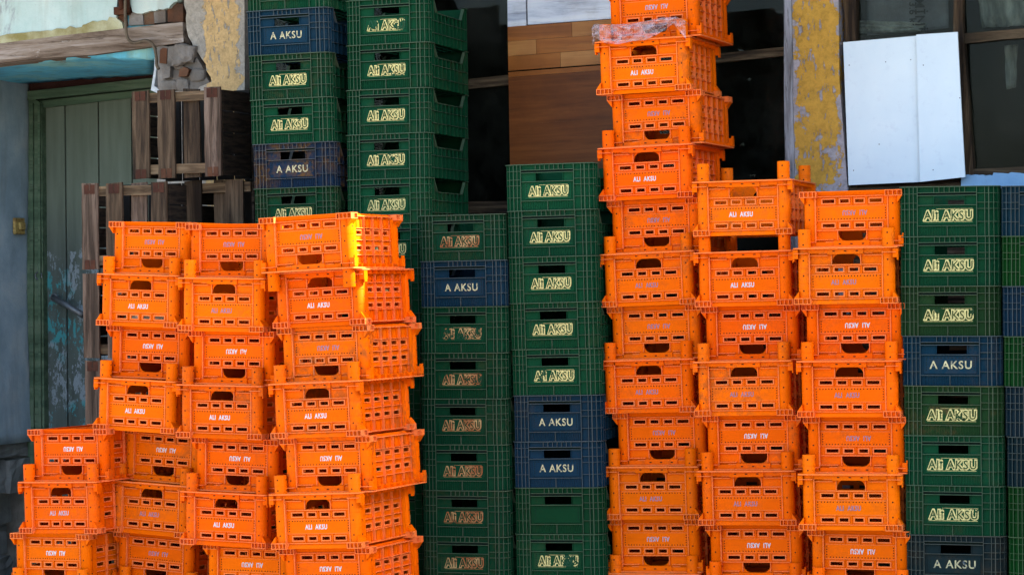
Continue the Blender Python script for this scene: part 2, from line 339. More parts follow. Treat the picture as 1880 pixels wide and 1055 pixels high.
M['glass'] = glass('dusty_window_glass', 0.035)
q = N('grey_ground'); n = q.noise(q.map(), 1.5, 8, 0.7); n2 = q.noise(q.map(), 60, 4, 0.7)
q.base(q.mix(q.math('MULTIPLY', n2, 0.5), q.ramp(n, [(0.3, (0.30, 0.27, 0.23)), (0.7, (0.42, 0.38, 0.33))]), (0.2, 0.19, 0.17))); q.rough(0.95); q.bump(n2, 0.4, 0.01); M['ground'] = q.m
q = N('film_wrap'); n = q.noise(q.map((1, 1, 3)), 16, 5, 0.7, 1.0)
q.base((0.86, 0.74, 0.78)); q.rough(0.12); q.l(q.ramp(n, [(0.38, (0.03, 0.03, 0.03)), (0.70, (0.42, 0.42, 0.42))]), q.b.inputs['Alpha']); M['film'] = q.m
q = N('cloudy_plastic_sheet'); n = q.noise(q.map((2, 1, 0.8)), 6, 6, 0.7, 1.0)
q.base(q.ramp(n, [(0.35, (0.10, 0.10, 0.10)), (0.65, (0.42, 0.42, 0.40))])); q.rough(0.3); M['sheet'] = q.m
q = N('dim_carton'); n = q.noise(q.map(), 9, 6, 0.7); q.base(q.ramp(n, [(0.35, (0.075, 0.075, 0.09)), (0.65, (0.16, 0.16, 0.19))])); q.rough(0.6); M['carton'] = q.m
q = N('black_ink'); q.base((0.008, 0.008, 0.010)); q.rough(0.8); M['ink'] = q.m
q = N('white_bag'); q.base((0.75, 0.72, 0.62)); q.rough(0.4); M['bag'] = q.m

# ------------------------------------------------------------------ lettering
def text_mesh(name, body, size, sx=1.0, off=0.0, ext=0.0006, space=1.0, y=0.0, mi=0, mats=(), res=3):
    cu = bpy.data.curves.new('tmp', 'FONT'); cu.body = body; cu.size = size; cu.offset = off; cu.extrude = ext
    cu.align_x = 'CENTER'; cu.align_y = 'CENTER'; cu.space_character = space; cu.resolution_u = res
    o = bpy.data.objects.new('tmp', cu); COL.objects.link(o)
    dg = bpy.context.evaluated_depsgraph_get(); dg.update()
    me = bpy.data.meshes.new_from_object(o.evaluated_get(dg)); bpy.data.objects.remove(o); bpy.data.curves.remove(cu)
    vs = [v.co.copy() for v in me.vertices]
    cx = (min(p.x for p in vs) + max(p.x for p in vs)) / 2; cy = (min(p.y for p in vs) + max(p.y for p in vs)) / 2
    for v in me.vertices: v.co = Vector(((v.co.x - cx) * sx, y - v.co.z, v.co.y - cy))
    me.materials.clear()
    for m in mats: me.materials.append(m)
    for p in me.polygons: p.material_index = mi
    me.name = name; return me
def join_mesh(name, meshes, mats):
    bm = bmesh.new()
    for me in meshes: bm.from_mesh(me)
    out = bpy.data.meshes.new(name); bm.to_mesh(out); bm.free()
    for m in mats: out.materials.append(m)
    return out

# ------------------------------------------------------------------ orange crate (front = -Y, origin at the middle of its underside)
OW, OL, OH = 0.424, 0.525, 0.230
PL = M['plastic']; PE = M['plastic_edge']
def slot_frames(mb, mp, a, hw, z0, z1, c, out):
    t = 0.005
    for (x0, x1, b0, b1) in ((a - hw - t, a + hw + t, z1, z1 + t), (a - hw - t, a + hw + t, z0 - t, z0), (a - hw - t, a - hw, z0, z1), (a + hw, a + hw + t, z0, z1)):
        mb.plate(x0, x1, b0, b1, [], c - out, c, mp, 1)
def orange_body():
    mb = MB(); hw, hl = OW / 2 - 0.020, OL / 2 - 0.022
    SL = [(-0.098, 0.025), (-0.031, 0.018), (0.031, 0.018), (0.098, 0.025)]
    for s in (-1, 1):
        mp = lambda a, b, c, s=s: (a * (1 if s < 0 else -1), s * (hl - c), b)     # c = depth inwards from the face
        holes = [(-0.058, 0.058, 0.163, 0.203)] + [(a - w_, a + w_, 0.133, 0.147) for a, w_ in SL] + [(a - w_, a + w_, 0.034, 0.048) for a, w_ in SL]
        mb.plate(-0.150, 0.150, 0.006, 0.222, holes, 0.014, 0.018, mp)
        for x in (-0.150, 0.150): mb.plate(x - 0.002, x + 0.002, 0.02, 0.222, [], -0.004, 0.016, mp, 1)
        # rounded upper corners of the hand hole
        for sx in (-1, 1):
            pts = [(sx * 0.058, 0.203), (sx * 0.030, 0.203), (sx * 0.043, 0.199), (sx * 0.053, 0.189), (sx * 0.058, 0.175)]
            mb.prism([mp(a, b, 0.0138) for a, b in pts], Vector((0, -s * 0.0044, 0)))
        for a, w_ in SL:
            slot_frames(mb, mp, a, w_, 0.133, 0.147, 0.014, 0.004); slot_frames(mb, mp, a, w_, 0.034, 0.048, 0.014, 0.004)
        for x in (-0.064, 0.0, 0.064):
            mb.plate(x - 0.0012, x + 0.0012, 0.122, 0.158, [], 0.008, 0.014, mp); mb.plate(x - 0.0012, x + 0.0012, 0.022, 0.060, [], 0.008, 0.014, mp)
        for z in (0.158,):
            mb.plate(-0.148, -0.062, z, z + 0.003, [], 0.004, 0.014, mp, 1); mb.plate(0.062, 0.148, z, z + 0.003, [], 0.004, 0.014, mp, 1)
        mb.plate(-0.148, 0.148, 0.020, 0.023, [], 0.003, 0.014, mp, 1)
        mb.plate(-0.062, 0.062, 0.157, 0.1605, [], 0.003, 0.014, mp, 1)
        mb.plate(-0.0615, -0.0585, 0.1605, 0.200, [], 0.006, 0.014, mp, 1); mb.plate(0.0585, 0.0615, 0.1605, 0.200, [], 0.006, 0.014, mp, 1)
        # stiffening ribs beside the hand hole, middle block of the rim with three notches painted as dark shade
        for z in (0.196, 0.205, 0.2135):
            for sx in (-1, 1): mb.plate(min(sx * 0.074, sx * (0.148 if z < 0.2 or z > 0.21 else 0.11)), max(sx * 0.074, sx * (0.148 if z < 0.2 or z > 0.21 else 0.11)), z, z + 0.0028, [], 0.001, 0.014, mp, 1)
        mb.plate(-0.074, 0.074, 0.203, 0.231, [], -0.010, 0.012, mp)
        for x in (-0.048, 0, 0.048): mb.plate(x - 0.005, x + 0.005, 0.213, 0.2175, [], -0.0106, -0.0100, mp, 2)
        # sloping foot between the corners
        mb.prism([mp(-0.150, 0.022, 0.012), mp(-0.150, 0.004, -0.003), mp(-0.150, 0.0, -0.003), mp(-0.150, 0.0, 0.016)], Vector((0.300 * (1 if s < 0 else -1), 0, 0)))
    for s in (-1, 1):
        mp = lambda a, b, c, s=s: (s * (hw - c), a, b)
        AY = [-0.135, -0.045, 0.045, 0.135]
        holes = [(a - 0.027, a + 0.027, z, z + 0.015) for a in AY for z in (0.136, 0.072)]
        mb.plate(-hl + 0.03, hl - 0.03, 0.006, 0.222, holes, 0.012, 0.016, mp)
        for a in AY:
            for z in (0.136, 0.072): slot_frames(mb, mp, a, 0.027, z, z + 0.015, 0.012, 0.003)
        for y in (-0.215, -0.180, -0.090, 0.0, 0.090, 0.180, 0.215): mb.plate(y - 0.0015, y + 0.0015, 0.014, 0.222, [], 0.001, 0.012, mp, 1)
        for y in (-0.158, -0.113, -0.068, -0.022, 0.022, 0.068, 0.113, 0.158): mb.plate(y - 0.001, y + 0.001, 0.014, 0.062, [], 0.006, 0.012, mp); 
        for y in (-0.158, -0.113, -0.068, -0.022, 0.022, 0.068, 0.113, 0.158): mb.plate(y - 0.001, y + 0.001, 0.176, 0.222, [], 0.006, 0.012, mp)
        for z in (0.060, 0.110, 0.172): mb.plate(-0.22, 0.22, z, z + 0.0025, [], 0.003, 0.012, mp, 1)
        mb.plate(-0.20, 0.20, 0.010, 0.014, [], -0.002, 0.014, mp, 1)
        mb.prism([mp(-0.20, 0.012, 0.012), mp(-0.20, 0.0, 0.022), mp(-0.20, 0.0, 0.036), mp(-0.20, 0.012, 0.030)], Vector((0, 0.40, 0)))
    # corner boxes behind the posts: angled shoulder from body to flange and from body to rim
    for sx in (-1, 1):
        for sy in (-1, 1):
            def c(x, y): return (sx * (OW / 2 - x), sy * (OL / 2 - y))
            def bx(x0, x1, y0, y1, z0, z1, m=0):
                a, b = c(x0, y0), c(x1, y1); mb.box(a[0], b[0], a[1], b[1], z0, z1, m)
            bx(0.020, 0.026, 0.030, 0.085, 0.02, 0.222); bx(0.026, 0.066, 0.034, 0.038, 0.02, 0.222)
            # corner flange at the foot: open grid
            for z in (0.0, 0.022): bx(0.0, 0.070, 0.0, 0.066, z, z + 0.0032, 1)
            for x in (0.0, 0.018, 0.036, 0.054, 0.0672): bx(x, x + 0.0026, 0.0006, 0.030, 0.0032, 0.022, 1)
            for y in (0.018, 0.036, 0.0632): bx(0.0006, 0.030, y, y + 0.0026, 0.0032, 0.022, 1)
            bx(0.012, 0.066, 0.012, 0.060, 0.002, 0.021)
            # shoulder
            a = [c(0.000, 0.004), c(0.020, 0.004), c(0.020, 0.004)]
            mb.prism([(a[0][0], a[0][1], 0.025), (a[1][0], a[1][1], 0.025), (a[1][0], a[1][1], 0.052)], Vector((0, -sy * 0.05, 0)), 0)
            # hooked lip below the rim
            bx(-0.003, 0.018, 0.006, 0.040, 0.186, 0.2215); bx(-0.003, 0.002, 0.010, 0.036, 0.176, 0.186)
            bx(0.004, 0.060, -0.001, 0.02, 0.206, 0.2085, 1)
    # floor
    mb.plate(-hw + 0.02, hw - 0.02, -hl + 0.02, hl - 0.02, [(x - 0.012, x + 0.012, y - 0.02, y + 0.02) for x in (-0.14, -0.093, -0.047, 0, 0.047, 0.093, 0.14) for y in (-0.2, -0.12, -0.04, 0.04, 0.12, 0.2)], 0.006, 0.010, lambda a, b, c: (a, b, c))
    return mb.mesh('body', [PL, M['orange_edge'], M['hole_shade']])
def orange_rim():
    mb = MB()
    mb.ring(OW / 2 + 0.003, OL / 2 + 0.001, 0.012, 0.2245, 0.230, 0.026, 0, 1, 3)
    mb.ring(OW / 2 - 0.018, OL / 2 - 0.018, 0.010, 0.208, 0.2245, 0.003, 0, 0, 3)
    for i in range(9):
        y = -0.24 + i * 0.06
        for s in (-1, 1): mb.box(s * (OW / 2 - 0.018), s * (OW / 2 + 0.001), y - 0.001, y + 0.001, 0.210, 0.2245, 0)
    return mb.mesh('rim', [PL, M['orange_edge']])
def orange_post(top):
    """one round corner post, centred on the origin, with dark discs painted as shaded peg holes on its outer faces"""
    mb = MB(); r = 0.0265; seg = 14
    for (z0, z1) in ((0.024, top),):
        prev = None
        for z, rr in ((z0, r), (z1 - 0.0015, r), (z1, r - 0.0015)):
            cur = [mb.v((rr * math.cos(2 * math.pi * k / seg), rr * math.sin(2 * math.pi * k / seg), z)) for k in range(seg)]
            if prev:
                for k in range(seg):
                    f = mb.bm.faces.new([prev[k], prev[(k + 1) % seg], cur[(k + 1) % seg], cur[k]]); f.smooth = True
            prev = cur
        # rolled lip and hollow top
        inn = [mb.v(((r - 0.004) * math.cos(2 * math.pi * k / seg), (r - 0.004) * math.sin(2 * math.pi * k / seg), z1)) for k in range(seg)]
        low = [mb.v(((r - 0.004) * math.cos(2 * math.pi * k / seg), (r - 0.004) * math.sin(2 * math.pi * k / seg), z1 - 0.03)) for k in range(seg)]
        for k in range(seg):
            f = mb.bm.faces.new([prev[k], prev[(k + 1) % seg], inn[(k + 1) % seg], inn[k]]); f.material_index = 1
            mb.bm.faces.new([inn[k], inn[(k + 1) % seg], low[(k + 1) % seg], low[k]])
        mb.bm.faces.new(low)
    bmesh.ops.recalc_face_normals(mb.bm, faces=mb.bm.faces[:])
    for z in (0.055, 0.116, 0.178, 0.243, 0.287):
        if z > top - 0.01: continue
        for an in (-90, 90, 0, 180):
            a = R(an); cx, cy = (r + 0.0004) * math.cos(a), (r + 0.0004) * math.sin(a); tx, ty = -math.sin(a), math.cos(a)
            mb.face([(cx + tx * 0.0034 * math.cos(q_) * 1.0, cy + ty * 0.0034 * math.cos(q_), z + 0.0034 * math.sin(q_)) for q_ in [k * math.pi / 4 for k in range(8)]], 2)
    for z in (0.086, 0.147, 0.208, 0.262):
        if z > top - 0.01: continue
        prev = [(r + 0.0006) * math.cos(2 * math.pi * k / seg) for k in range(seg)]
        for k in range(seg):
            a, b = 2 * math.pi * k / seg, 2 * math.pi * (k + 1) / seg; q_ = r + 0.0007
            f = mb.face([(q_ * math.cos(a), q_ * math.sin(a), z - 0.0006), (q_ * math.cos(b), q_ * math.sin(b), z - 0.0006), (q_ * math.cos(b), q_ * math.sin(b), z + 0.0006), (q_ * math.cos(a), q_ * math.sin(a), z + 0.0006)], 0)
    return mb.mesh('corner_post', [PL, M['orange_edge'], M['hole_shade']], False)
def orange_panel():
    mb = MB(); y = -(OL / 2 - 0.022 - 0.014)
    mb.box(-0.146, 0.146, y - 0.004, y - 0.0005, 0.062, 0.119, 0)
    mb.box(-0.147, 0.147, y - 0.0046, y - 0.0005, 0.119, 0.1212, 1); mb.box(-0.147, 0.147, y - 0.0046, y - 0.0005, 0.0600, 0.062, 1)
    def dot(x, z): mb.face([(x + 0.0027 * math.cos(k * math.pi / 3), y - 0.0045, z + 0.0027 * math.sin(k * math.pi / 3)) for k in range(6)], 2)
    for cx in (-0.098, -0.033, 0.033, 0.098):
        for k in range(5): dot(cx - 0.0245 + k * 0.01225, 0.1135)
    for k in range(5):
        dot(-0.138, 0.1135 - k * 0.0105); dot(0.138, 0.1135 - k * 0.0105)
    return mb.mesh('label_panel', [PL, M['orange_edge'], M['hole_shade']])
ob_me = orange_body(); or_me = orange_rim(); op_long = orange_post(0.306); op_short = orange_post(0.2243); pan_me = orange_panel()
TY = -(OL / 2 - 0.022 - 0.014) - 0.0046
or_txt = text_mesh('lettering', 'ALI  AKSU', 0.0275, 0.74, 0.0010, 0.0004, 1.14, 0, 0, [M['print']])

# ------------------------------------------------------------------ green / blue crate
GW, GL, GH = 0.400, 0.600, 0.200
def green_body():
    mb = MB(); r = 0.034; sk = 0.011                     # skin sits sk inside the rib tips
    hw, hl = GW / 2 - sk, GL / 2 - sk
    def skin_plate(holes, a0, a1, mp): mb.plate(a0, a1, 0.0, 0.196, holes, 0.0, 0.003, mp)
    for s in (-1, 1):
        mp = lambda a, b, c, s=s: (a * (1 if s < 0 else -1), s * (hl - c), b)
        fx = hw - r
        skin_plate([(-0.060, 0.060, 0.126, 0.161)], -fx, fx, mp)
        for x in (-0.126, 0.110):                         # frame of the middle field
            mb.plate(x - 0.0013, x + 0.0013, 0.0, 0.196, [], -0.011, 0.0, mp, 0)
            mb.plate(x - 0.0013, x + 0.0013, 0.0, 0.196, [], -0.0114, -0.011, mp, 1)
        for x in (-0.158, -0.142, 0.142, 0.157):
            mb.plate(x - 0.0013, x + 0.0013, 0.0, 0.196, [], -0.010, 0.0, mp, 0); mb.plate(x - 0.0012, x + 0.0012, 0.0, 0.196, [], -0.0103, -0.010, mp, 1)
        for z in (0.056, 0.108, 0.133, 0.170):
            for (a, b) in ((-0.168, -0.1275), (0.1115, 0.168)):
                mb.plate(a, b, z - 0.0011, z + 0.0011, [], -0.010, 0.0, mp, 0); mb.plate(a, b, z - 0.0010, z + 0.0010, [], -0.0102, -0.010, mp, 1)
        for z, o in ((0.174, 0.011), (0.1625, 0.011), (0.1235, 0.009), (0.0405, 0.009)):
            mb.plate(-0.1245, 0.1085, z - 0.0013, z + 0.0013, [], -o, 0.0, mp, 0); mb.plate(-0.1245, 0.1085, z - 0.0012, z + 0.0012, [], -o - 0.0003, -o, mp, 1)
        mb.plate(-0.1245, 0.1085, 0.1645, 0.1722, [], -0.0006, 0.0, mp, 2)      # dark strip painting a slot's shade under the rim strip
        for i in range(7):
            x = -0.060 + i * 0.0205; mb.plate(x - 0.0011, x + 0.0011, 0.1755, 0.196, [], -0.010, 0.0, mp, 1)
        for i in range(22):
            x = -0.118 + i * 0.0105; mb.plate(x - 0.0010, x + 0.0010, 0.002, 0.0385, [], -0.004, 0.0, mp, 0)
        mb.plate(-0.009, -0.0065, 0.0, 0.039, [], -0.0085, 0.0, mp, 1)
        for x in (-0.0615, 0.0615): mb.plate(x - 0.0012, x + 0.0012, 0.125, 0.161, [], -0.006, 0.0, mp, 0)
        for x in (-0.010,): pass
    # long sides, dipping in the middle so that the load can be seen
    for s in (-1, 1):
        fy = hl - r; prof = [(-fy, 0), (fy, 0), (fy, 0.196), (fy - 0.030, 0.196), (fy - 0.075, 0.138), (0.06 - fy + 0.09, 0.138), (-fy + 0.115, 0.138), (-fy + 0.07, 0.196), (-fy, 0.196)]
        prof = [(-fy, 0), (fy, 0), (fy, 0.196), (fy - 0.030, 0.196), (fy - 0.075, 0.138), (-fy + 0.075, 0.138), (-fy + 0.030, 0.196), (-fy, 0.196)]
        mb.prism([(s * hw, y, z) for y, z in prof], Vector((-s * 0.003, 0, 0)))
        def side(y0, y1, z0, z1, o, m): mb.box(s * hw, s * (hw + o), y0, y1, z0, z1, m, {'+x': 1} if s > 0 else {'-x': 1})
        zt = lambda y: 0.196 if abs(y) > fy - 0.030 else (0.138 if abs(y) < fy - 0.075 else 0.138 + (abs(y) - (fy - 0.075)) / 0.045 * 0.058)
        for i in range(9):
            y = -0.224 + i * 0.056; side(y - 0.0013, y + 0.0013, 0.0, zt(y), 0.010, 0)
        for z in (0.045, 0.100): side(-fy, fy, z - 0.0012, z + 0.0012, 0.010, 0)
        side(-fy + 0.075, fy - 0.075, 0.1345, 0.138, 0.011, 0)
        for i in range(46):
            y = -0.245 + i * 0.0109; mb.box(s * hw, s * (hw + 0.0035), y - 0.0009, y + 0.0009, 0.003, min(zt(y) - 0.004, 0.098), 0)
        for e in (-1, 1):
            a, b = (e * (fy - 0.030), 0.196), (e * (fy - 0.075), 0.138)
            mb.prism([(s * (hw - 0.003), a[0], a[1]), (s * (hw - 0.003), b[0], b[1]), (s * (hw - 0.003), b[0] - e * 0.004, b[1]), (s * (hw - 0.003), a[0] - e * 0.004, a[1])], Vector((s * 0.014, 0, 0)), 1)
    # rounded corners with vertical ribs and horizontal rings
    for cx, cy, a0 in ((hw - r, hl - r, 0), (-hw + r, hl - r, 90), (-hw + r, -hl + r, 180), (hw - r, -hl + r, 270)):
        seg = 6
        P = lambda k, rr: (cx + rr * math.cos(R(a0 + 90 * k / seg)), cy + rr * math.sin(R(a0 + 90 * k / seg)))
        for k in range(seg):
            a, b, c, d = P(k, r), P(k + 1, r), P(k, r - 0.003), P(k + 1, r - 0.003)
            mb.face([(*a, 0), (*b, 0), (*b, 0.196), (*a, 0.196)]); mb.face([(*c, 0), (*c, 0.196), (*d, 0.196), (*d, 0)])
            for z in (0.056, 0.108, 0.133, 0.170):
                e, f = P(k, r + 0.0095), P(k + 1, r + 0.0095)
                mb.face([(*e, z - 0.0011), (*f, z - 0.0011), (*f, z + 0.0011), (*e, z + 0.0011)], 1)
                mb.face([(*a, z + 0.0011), (*e, z + 0.0011), (*f, z + 0.0011), (*b, z + 0.0011)]); mb.face([(*a, z - 0.0011), (*b, z - 0.0011), (*f, z - 0.0011), (*e, z - 0.0011)])
        for k in (0.3, 2, 4, 5.7):
            an = R(a0 + 90 * k / seg); d = Vector((math.cos(an), math.sin(an), 0)); t = Vector((-d.y, d.x, 0)) * 0.0013; c0 = Vector((cx, cy, 0))
            a, b = c0 + d * r, c0 + d * (r + 0.0100); up = Vector((0, 0, 0.196))
            mb.face([a - t, b - t, b - t + up, a - t + up]); mb.face([a + t, a + t + up, b + t + up, b + t]); mb.face([b - t, b + t, b + t + up, b - t + up], 1)
    # floor grid
    mb.plate(-hw + 0.004, hw - 0.004, -hl + 0.004, hl - 0.004, [(x - 0.013, x + 0.013, y - 0.025, y + 0.025) for x in (-0.15, -0.11, -0.07, -0.03, 0.01, 0.05, 0.09, 0.13) for y in (-0.24, -0.18, -0.12, -0.06, 0.0, 0.06, 0.12, 0.18, 0.24)], 0.004, 0.008, lambda a, b, c: (a, b, c))
    return mb.mesh('body', [PL, PE, M['recess']], False)
def green_rim():
    mb = MB()
    # top lip only runs round the two ends and the corners; the low sides carry none
    seg = 6; r = 0.040; hw, hl = GW / 2 + 0.002, GL / 2 + 0.002
    for s in (-1,):
        pts = [(-hw, s * (hl - 0.085))]
        for cx, a0, sg in ((-hw + r, 180, 1), (hw - r, 270, 1)):
            for k in range(seg + 1):
                an = R(a0 + 90 * k / seg); pts.append((cx + r * math.cos(an), s * (hl - r - r * math.sin(an) * -1 * -1 * -1) if False else s * ((hl - r) + r * (-math.sin(an)))))
        pts.append((hw, s * (hl - 0.085)))
        n = len(pts)
        def inn(i, t=0.014):
            a = Vector(pts[max(i - 1, 0)]); b = Vector(pts[min(i + 1, n - 1)]); d = (b - a).normalized(); nn = Vector((-d.y, d.x)) * (1 if s < 0 else -1)
            p = Vector(pts[i]) + nn * t; return (p.x, p.y)
        for i in range(n - 1):
            a, b, c, d = pts[i], pts[i + 1], inn(i), inn(i + 1)
            mb.face([(*a, 0.1960), (*b, 0.1960), (*b, 0.1995), (*a, 0.1995)], 1)
            mb.face([(*a, 0.1995), (*b, 0.1995), (*d, 0.1995), (*c, 0.1995)], 0)
            mb.face([(*a, 0.1960), (*c, 0.1960), (*d, 0.1960), (*b, 0.1960)], 0)
            mb.face([(*c, 0.1960), (*c, 0.1995), (*d, 0.1995), (*d, 0.1960)], 0)
    return mb.mesh('rim', [PL, PE])
def green_panel():
    mb = MB(); y = -(GL / 2 - 0.011)
    mb.box(-0.110, 0.096, y - 0.0035, y - 0.0004, 0.048, 0.117, 0)
    for x0, x1, z0, z1 in ((-0.110, 0.096, 0.1155, 0.1175), (-0.110, 0.096, 0.0475, 0.0492), (-0.111, -0.109, 0.048, 0.117), (0.095, 0.097, 0.048, 0.117)): mb.box(x0, x1, y - 0.0042, y - 0.0004, z0, z1, 0)
    for i in range(14):
        x = -0.100 + i * 0.0144; mb.box(x - 0.003, x + 0.003, y - 0.0039, y - 0.0034, 0.1095, 0.1125, 1)
    for k in range(5):
        for x in (-0.102, 0.088): mb.box(x - 0.002, x + 0.002, y - 0.0039, y - 0.0034, 0.060 + k * 0.010, 0.064 + k * 0.010, 1)
    return mb.mesh('label_panel', [PL, M['recess']])
gb_me = green_body(); gr_me = green_rim(); gr_me2 = gr_me.copy(); gr_me2.transform(Matrix.Rotation(math.pi, 4, 'Z')); gp_me = green_panel()
def embossed(paint):
    a = text_mesh('a', 'Ali AKSU', 0.050, 0.78, 0.0054, 0.0002, 1.16, -0.0003, 0, [M['paint']])
    b = text_mesh('b', 'Ali AKSU', 0.050, 0.78, 0.0000, 0.0008, 1.16, -0.0011, 1, [M['paint']])
    mb = MB(); mb.box(-0.088, 0.086, -0.0008, 0.0, -0.0265, -0.0248, 0); mb.box(-0.040, 0.088, -0.0008, 0.0, 0.0248, 0.0262, 0)
    c = mb.mesh('c', [])
    return join_mesh('lettering', [a, b, c], [paint, PL])
tx_y = embossed(M['paint']); tx_r = embossed(M['reflect_paint'])
tx_b = text_mesh('lettering', 'A AKSU', 0.045, 0.88, 0.0007, 0.0008, 1.15, -0.0008, 0, [M['letter']])
TXG = -(GL / 2 - 0.011) - 0.0037

# ------------------------------------------------------------------ copying
kidsof = {}
def proto(name, parts):
    root = empty(name); kids = []
    for nm, me, loc, sub in parts:
        o = link(nm, me, root); o.location = loc; kids.append(o)
        for nm2, me2, loc2 in sub:
            s = link(nm2, me2, o); s.location = loc2; kids.append(s)
    return root
def copy_thing(root):
    c = root.copy(); COL.objects.link(c)
    for ch in root.children:
        k = ch.copy(); COL.objects.link(k); k.parent = c
        for g in ch.children:
            d = g.copy(); COL.objects.link(d); d.parent = k
    return c
px_, py_ = 0.1725, OL / 2 - 0.038
def orange_proto(post):
    return proto('plastic_crate', [('body', ob_me, (0, 0, 0), []), ('rim', or_me, (0, 0, 0), []), ('label_panel', pan_me, (0, 0, 0), [('lettering', or_txt, (-0.012, TY, 0.089))])]
                 + [('corner_post', post, (sx * px_, sy * py_, 0), []) for sx in (-1, 1) for sy in (-1, 1)])
def green_proto(txt):
    return proto('plastic_crate', [('body', gb_me, (0, 0, 0), []), ('rim', gr_me, (0, 0, 0), []), ('rim', gr_me2, (0, 0, 0), []), ('label_panel', gp_me, (0, 0, 0), [('lettering', txt, (-0.005, TXG, 0.083))] if txt else [])])
PROTO = {'OL': lambda: orange_proto(op_long), 'OS': lambda: orange_proto(op_short), 'GY': lambda: green_proto(tx_y), 'GR': lambda: green_proto(tx_r), 'GB': lambda: green_proto(tx_b), 'GN': lambda: green_proto(None)}
first = {}
def get(kind):
    if kind not in first: first[kind] = PROTO[kind](); return first[kind]
    return copy_thing(first[kind])
PSI = {}
def place(kind, lx, z_left, Y, psi, tilt, W, L, H, flip, color, tcol, label, group, yo=0.0, pitch=0.0, txs=1.0):
    """lx: photo x of the left front edge at the crate's mid height; z_left: height of its underside at that edge"""
    py = 527.5 - (z_left + H / 2 - CZ) * F / Y
    d = ray(lx, py); Pl = Vector((0, 0, CZ)) + d * Y
    u = Vector((math.cos(psi), -math.sin(psi), 0)); v = Vector((math.sin(psi), math.cos(psi), 0))
    c = Vector((Pl.x, Y, 0)) + u * (W / 2) + v * (L / 2 + yo)
    c.z = z_left + math.sin(tilt) * W / 2
    o = get(kind)
    if flip:
        o.location = c + Vector((0, 0, H)); o.rotation_euler = (pitch, math.pi - tilt, -psi)
    else:
        o.location = c; o.rotation_euler = (pitch, -tilt, -psi)
    for ch in o.children:
        ch.color = color
        for g in ch.children:
            g.color = tcol; g.scale.x = txs
    tag(o, label, 'crate', group); return o, c
pads = []
def bag(lx, z, Y, psi):
    mb = MB(); bmesh.ops.create_icosphere(mb.bm, subdivisions=4, radius=1.0); rr = random.Random(4)
    for v in mb.bm.verts:
        c = v.co; k = 1 + 0.10 * math.sin(c.x * 11 + c.z * 7) + 0.07 * math.sin(c.y * 13 - c.x * 9) + rr.uniform(-0.03, 0.03)
        v.co = Vector((c.x * 0.145 * k, c.y * 0.11 * k, max(c.z * 0.05 * k, -0.040)))
    for f in mb.bm.faces: f.smooth = True
    o = link('bag', mb.mesh('bag', [M['bag']]))
    d = ray(lx, 540); p = Vector((0, 0, CZ)) + d * Y; u = Vector((math.cos(psi), -math.sin(psi), 0)); v = Vector((math.sin(psi), math.cos(psi), 0))
    c = p + u * 0.215 + v * 0.165; o.location = (c.x, c.y, z + 0.052); o.rotation_euler = (0, 0.03, -psi)
    tag(o, 'crumpled white bag inside the second crate of the stack bridging two low ones', 'bag')
ORD = ['top', 'second', 'third', 'fourth', 'fifth', 'sixth', 'seventh', 'eighth', 'ninth', 'tenth', 'eleventh', 'twelfth', 'thirteenth', 'fourteenth', 'fifteenth', 'sixteenth', 'seventeenth']
OR = (0.78, 0.108, 0.0002)
WHITE = (0.60, 0.56, 0.58, 1); FADE = (0.34, 0.17, 0.21, 1); MIDT = (0.46, 0.34, 0.38, 1)
def ordn(i, n): return ORD[i] if i else 'topmost'

def orange_stack(name, Y, psi, tilt, top_py, crates, first_z=None, fill=True, tone=1.0, group=None):
    """crates: (flip, photo x, text state, long posts, options) from the top down"""
    psi = R(psi); n = 0; z = first_z; rnd = random.Random(name)
    c = None
    seq = list(crates); lastx = seq[-1][1]; i = 0
    while True:
        if i < len(seq): fl, lx, ts, lp, opt = seq[i]
        else:
            if not fill: break
            fl, ts, lp, opt = (not seq[-1][0]) ^ ((i - len(seq)) % 2 == 1), 'w', True, {}
            lx = lastx + 4
        if z is None: z = CZ + (527.5 - top_py) / F * Y - K * (lx - 940) / F * Y - OH
        elif i > 0: z -= OH + opt.get('gap', 0.0)
        if z < -0.02 : z += OH; break
        if i >= len(seq) and z < 0.03 and False: break
        yo = opt.get('yo', 0.034 if fl else 0.0)
        dz = rnd.uniform(-0.10, 0.10)
        t = rnd.uniform(0.88, 1.06) * tone * opt.get('tone', 1.0)
        col = (min(OR[0] * t, 0.90), OR[1] * t * rnd.uniform(0.84, 1.22), OR[2], opt.get('dirt', rnd.choice((0.1, 0.2, 0.35, 0.5))))
        lab = opt.get('label') or f"{'upside-down' if fl else 'upright'} orange crate, {ordn(i, 0)}{'' if i == 0 else ' from top'} in {name}"
        place('OL' if (lp and (not fl or opt.get('front'))) else 'OS', lx, z, Y, psi + R(rnd.uniform(-1.3, 1.3)), tilt + R(rnd.uniform(-0.4, 0.4)), OW, OL, OH, fl, col,
              {'w': WHITE, 'f': FADE, 'm': MIDT}[ts], lab, group or f'orange crates stacked in {name}', yo)
        if opt.get('bag'): bag(lx, z, Y, psi)
        i += 1
    bz = z
    u = Vector((math.cos(psi), -math.sin(psi), 0)); v = Vector((math.sin(psi), math.cos(psi), 0))
    lx = seq[-1][1] + 4 * (i - len(seq)); p = Vector((0, 0, CZ)) + ray(lx, 1150) * Y
    if fill: pads.append((Vector((p.x, Y, 0)) + u * OW / 2 + v * OL / 2, psi, OW / 2 + 0.02, OL / 2 + 0.02, bz - 0.008))
    return z

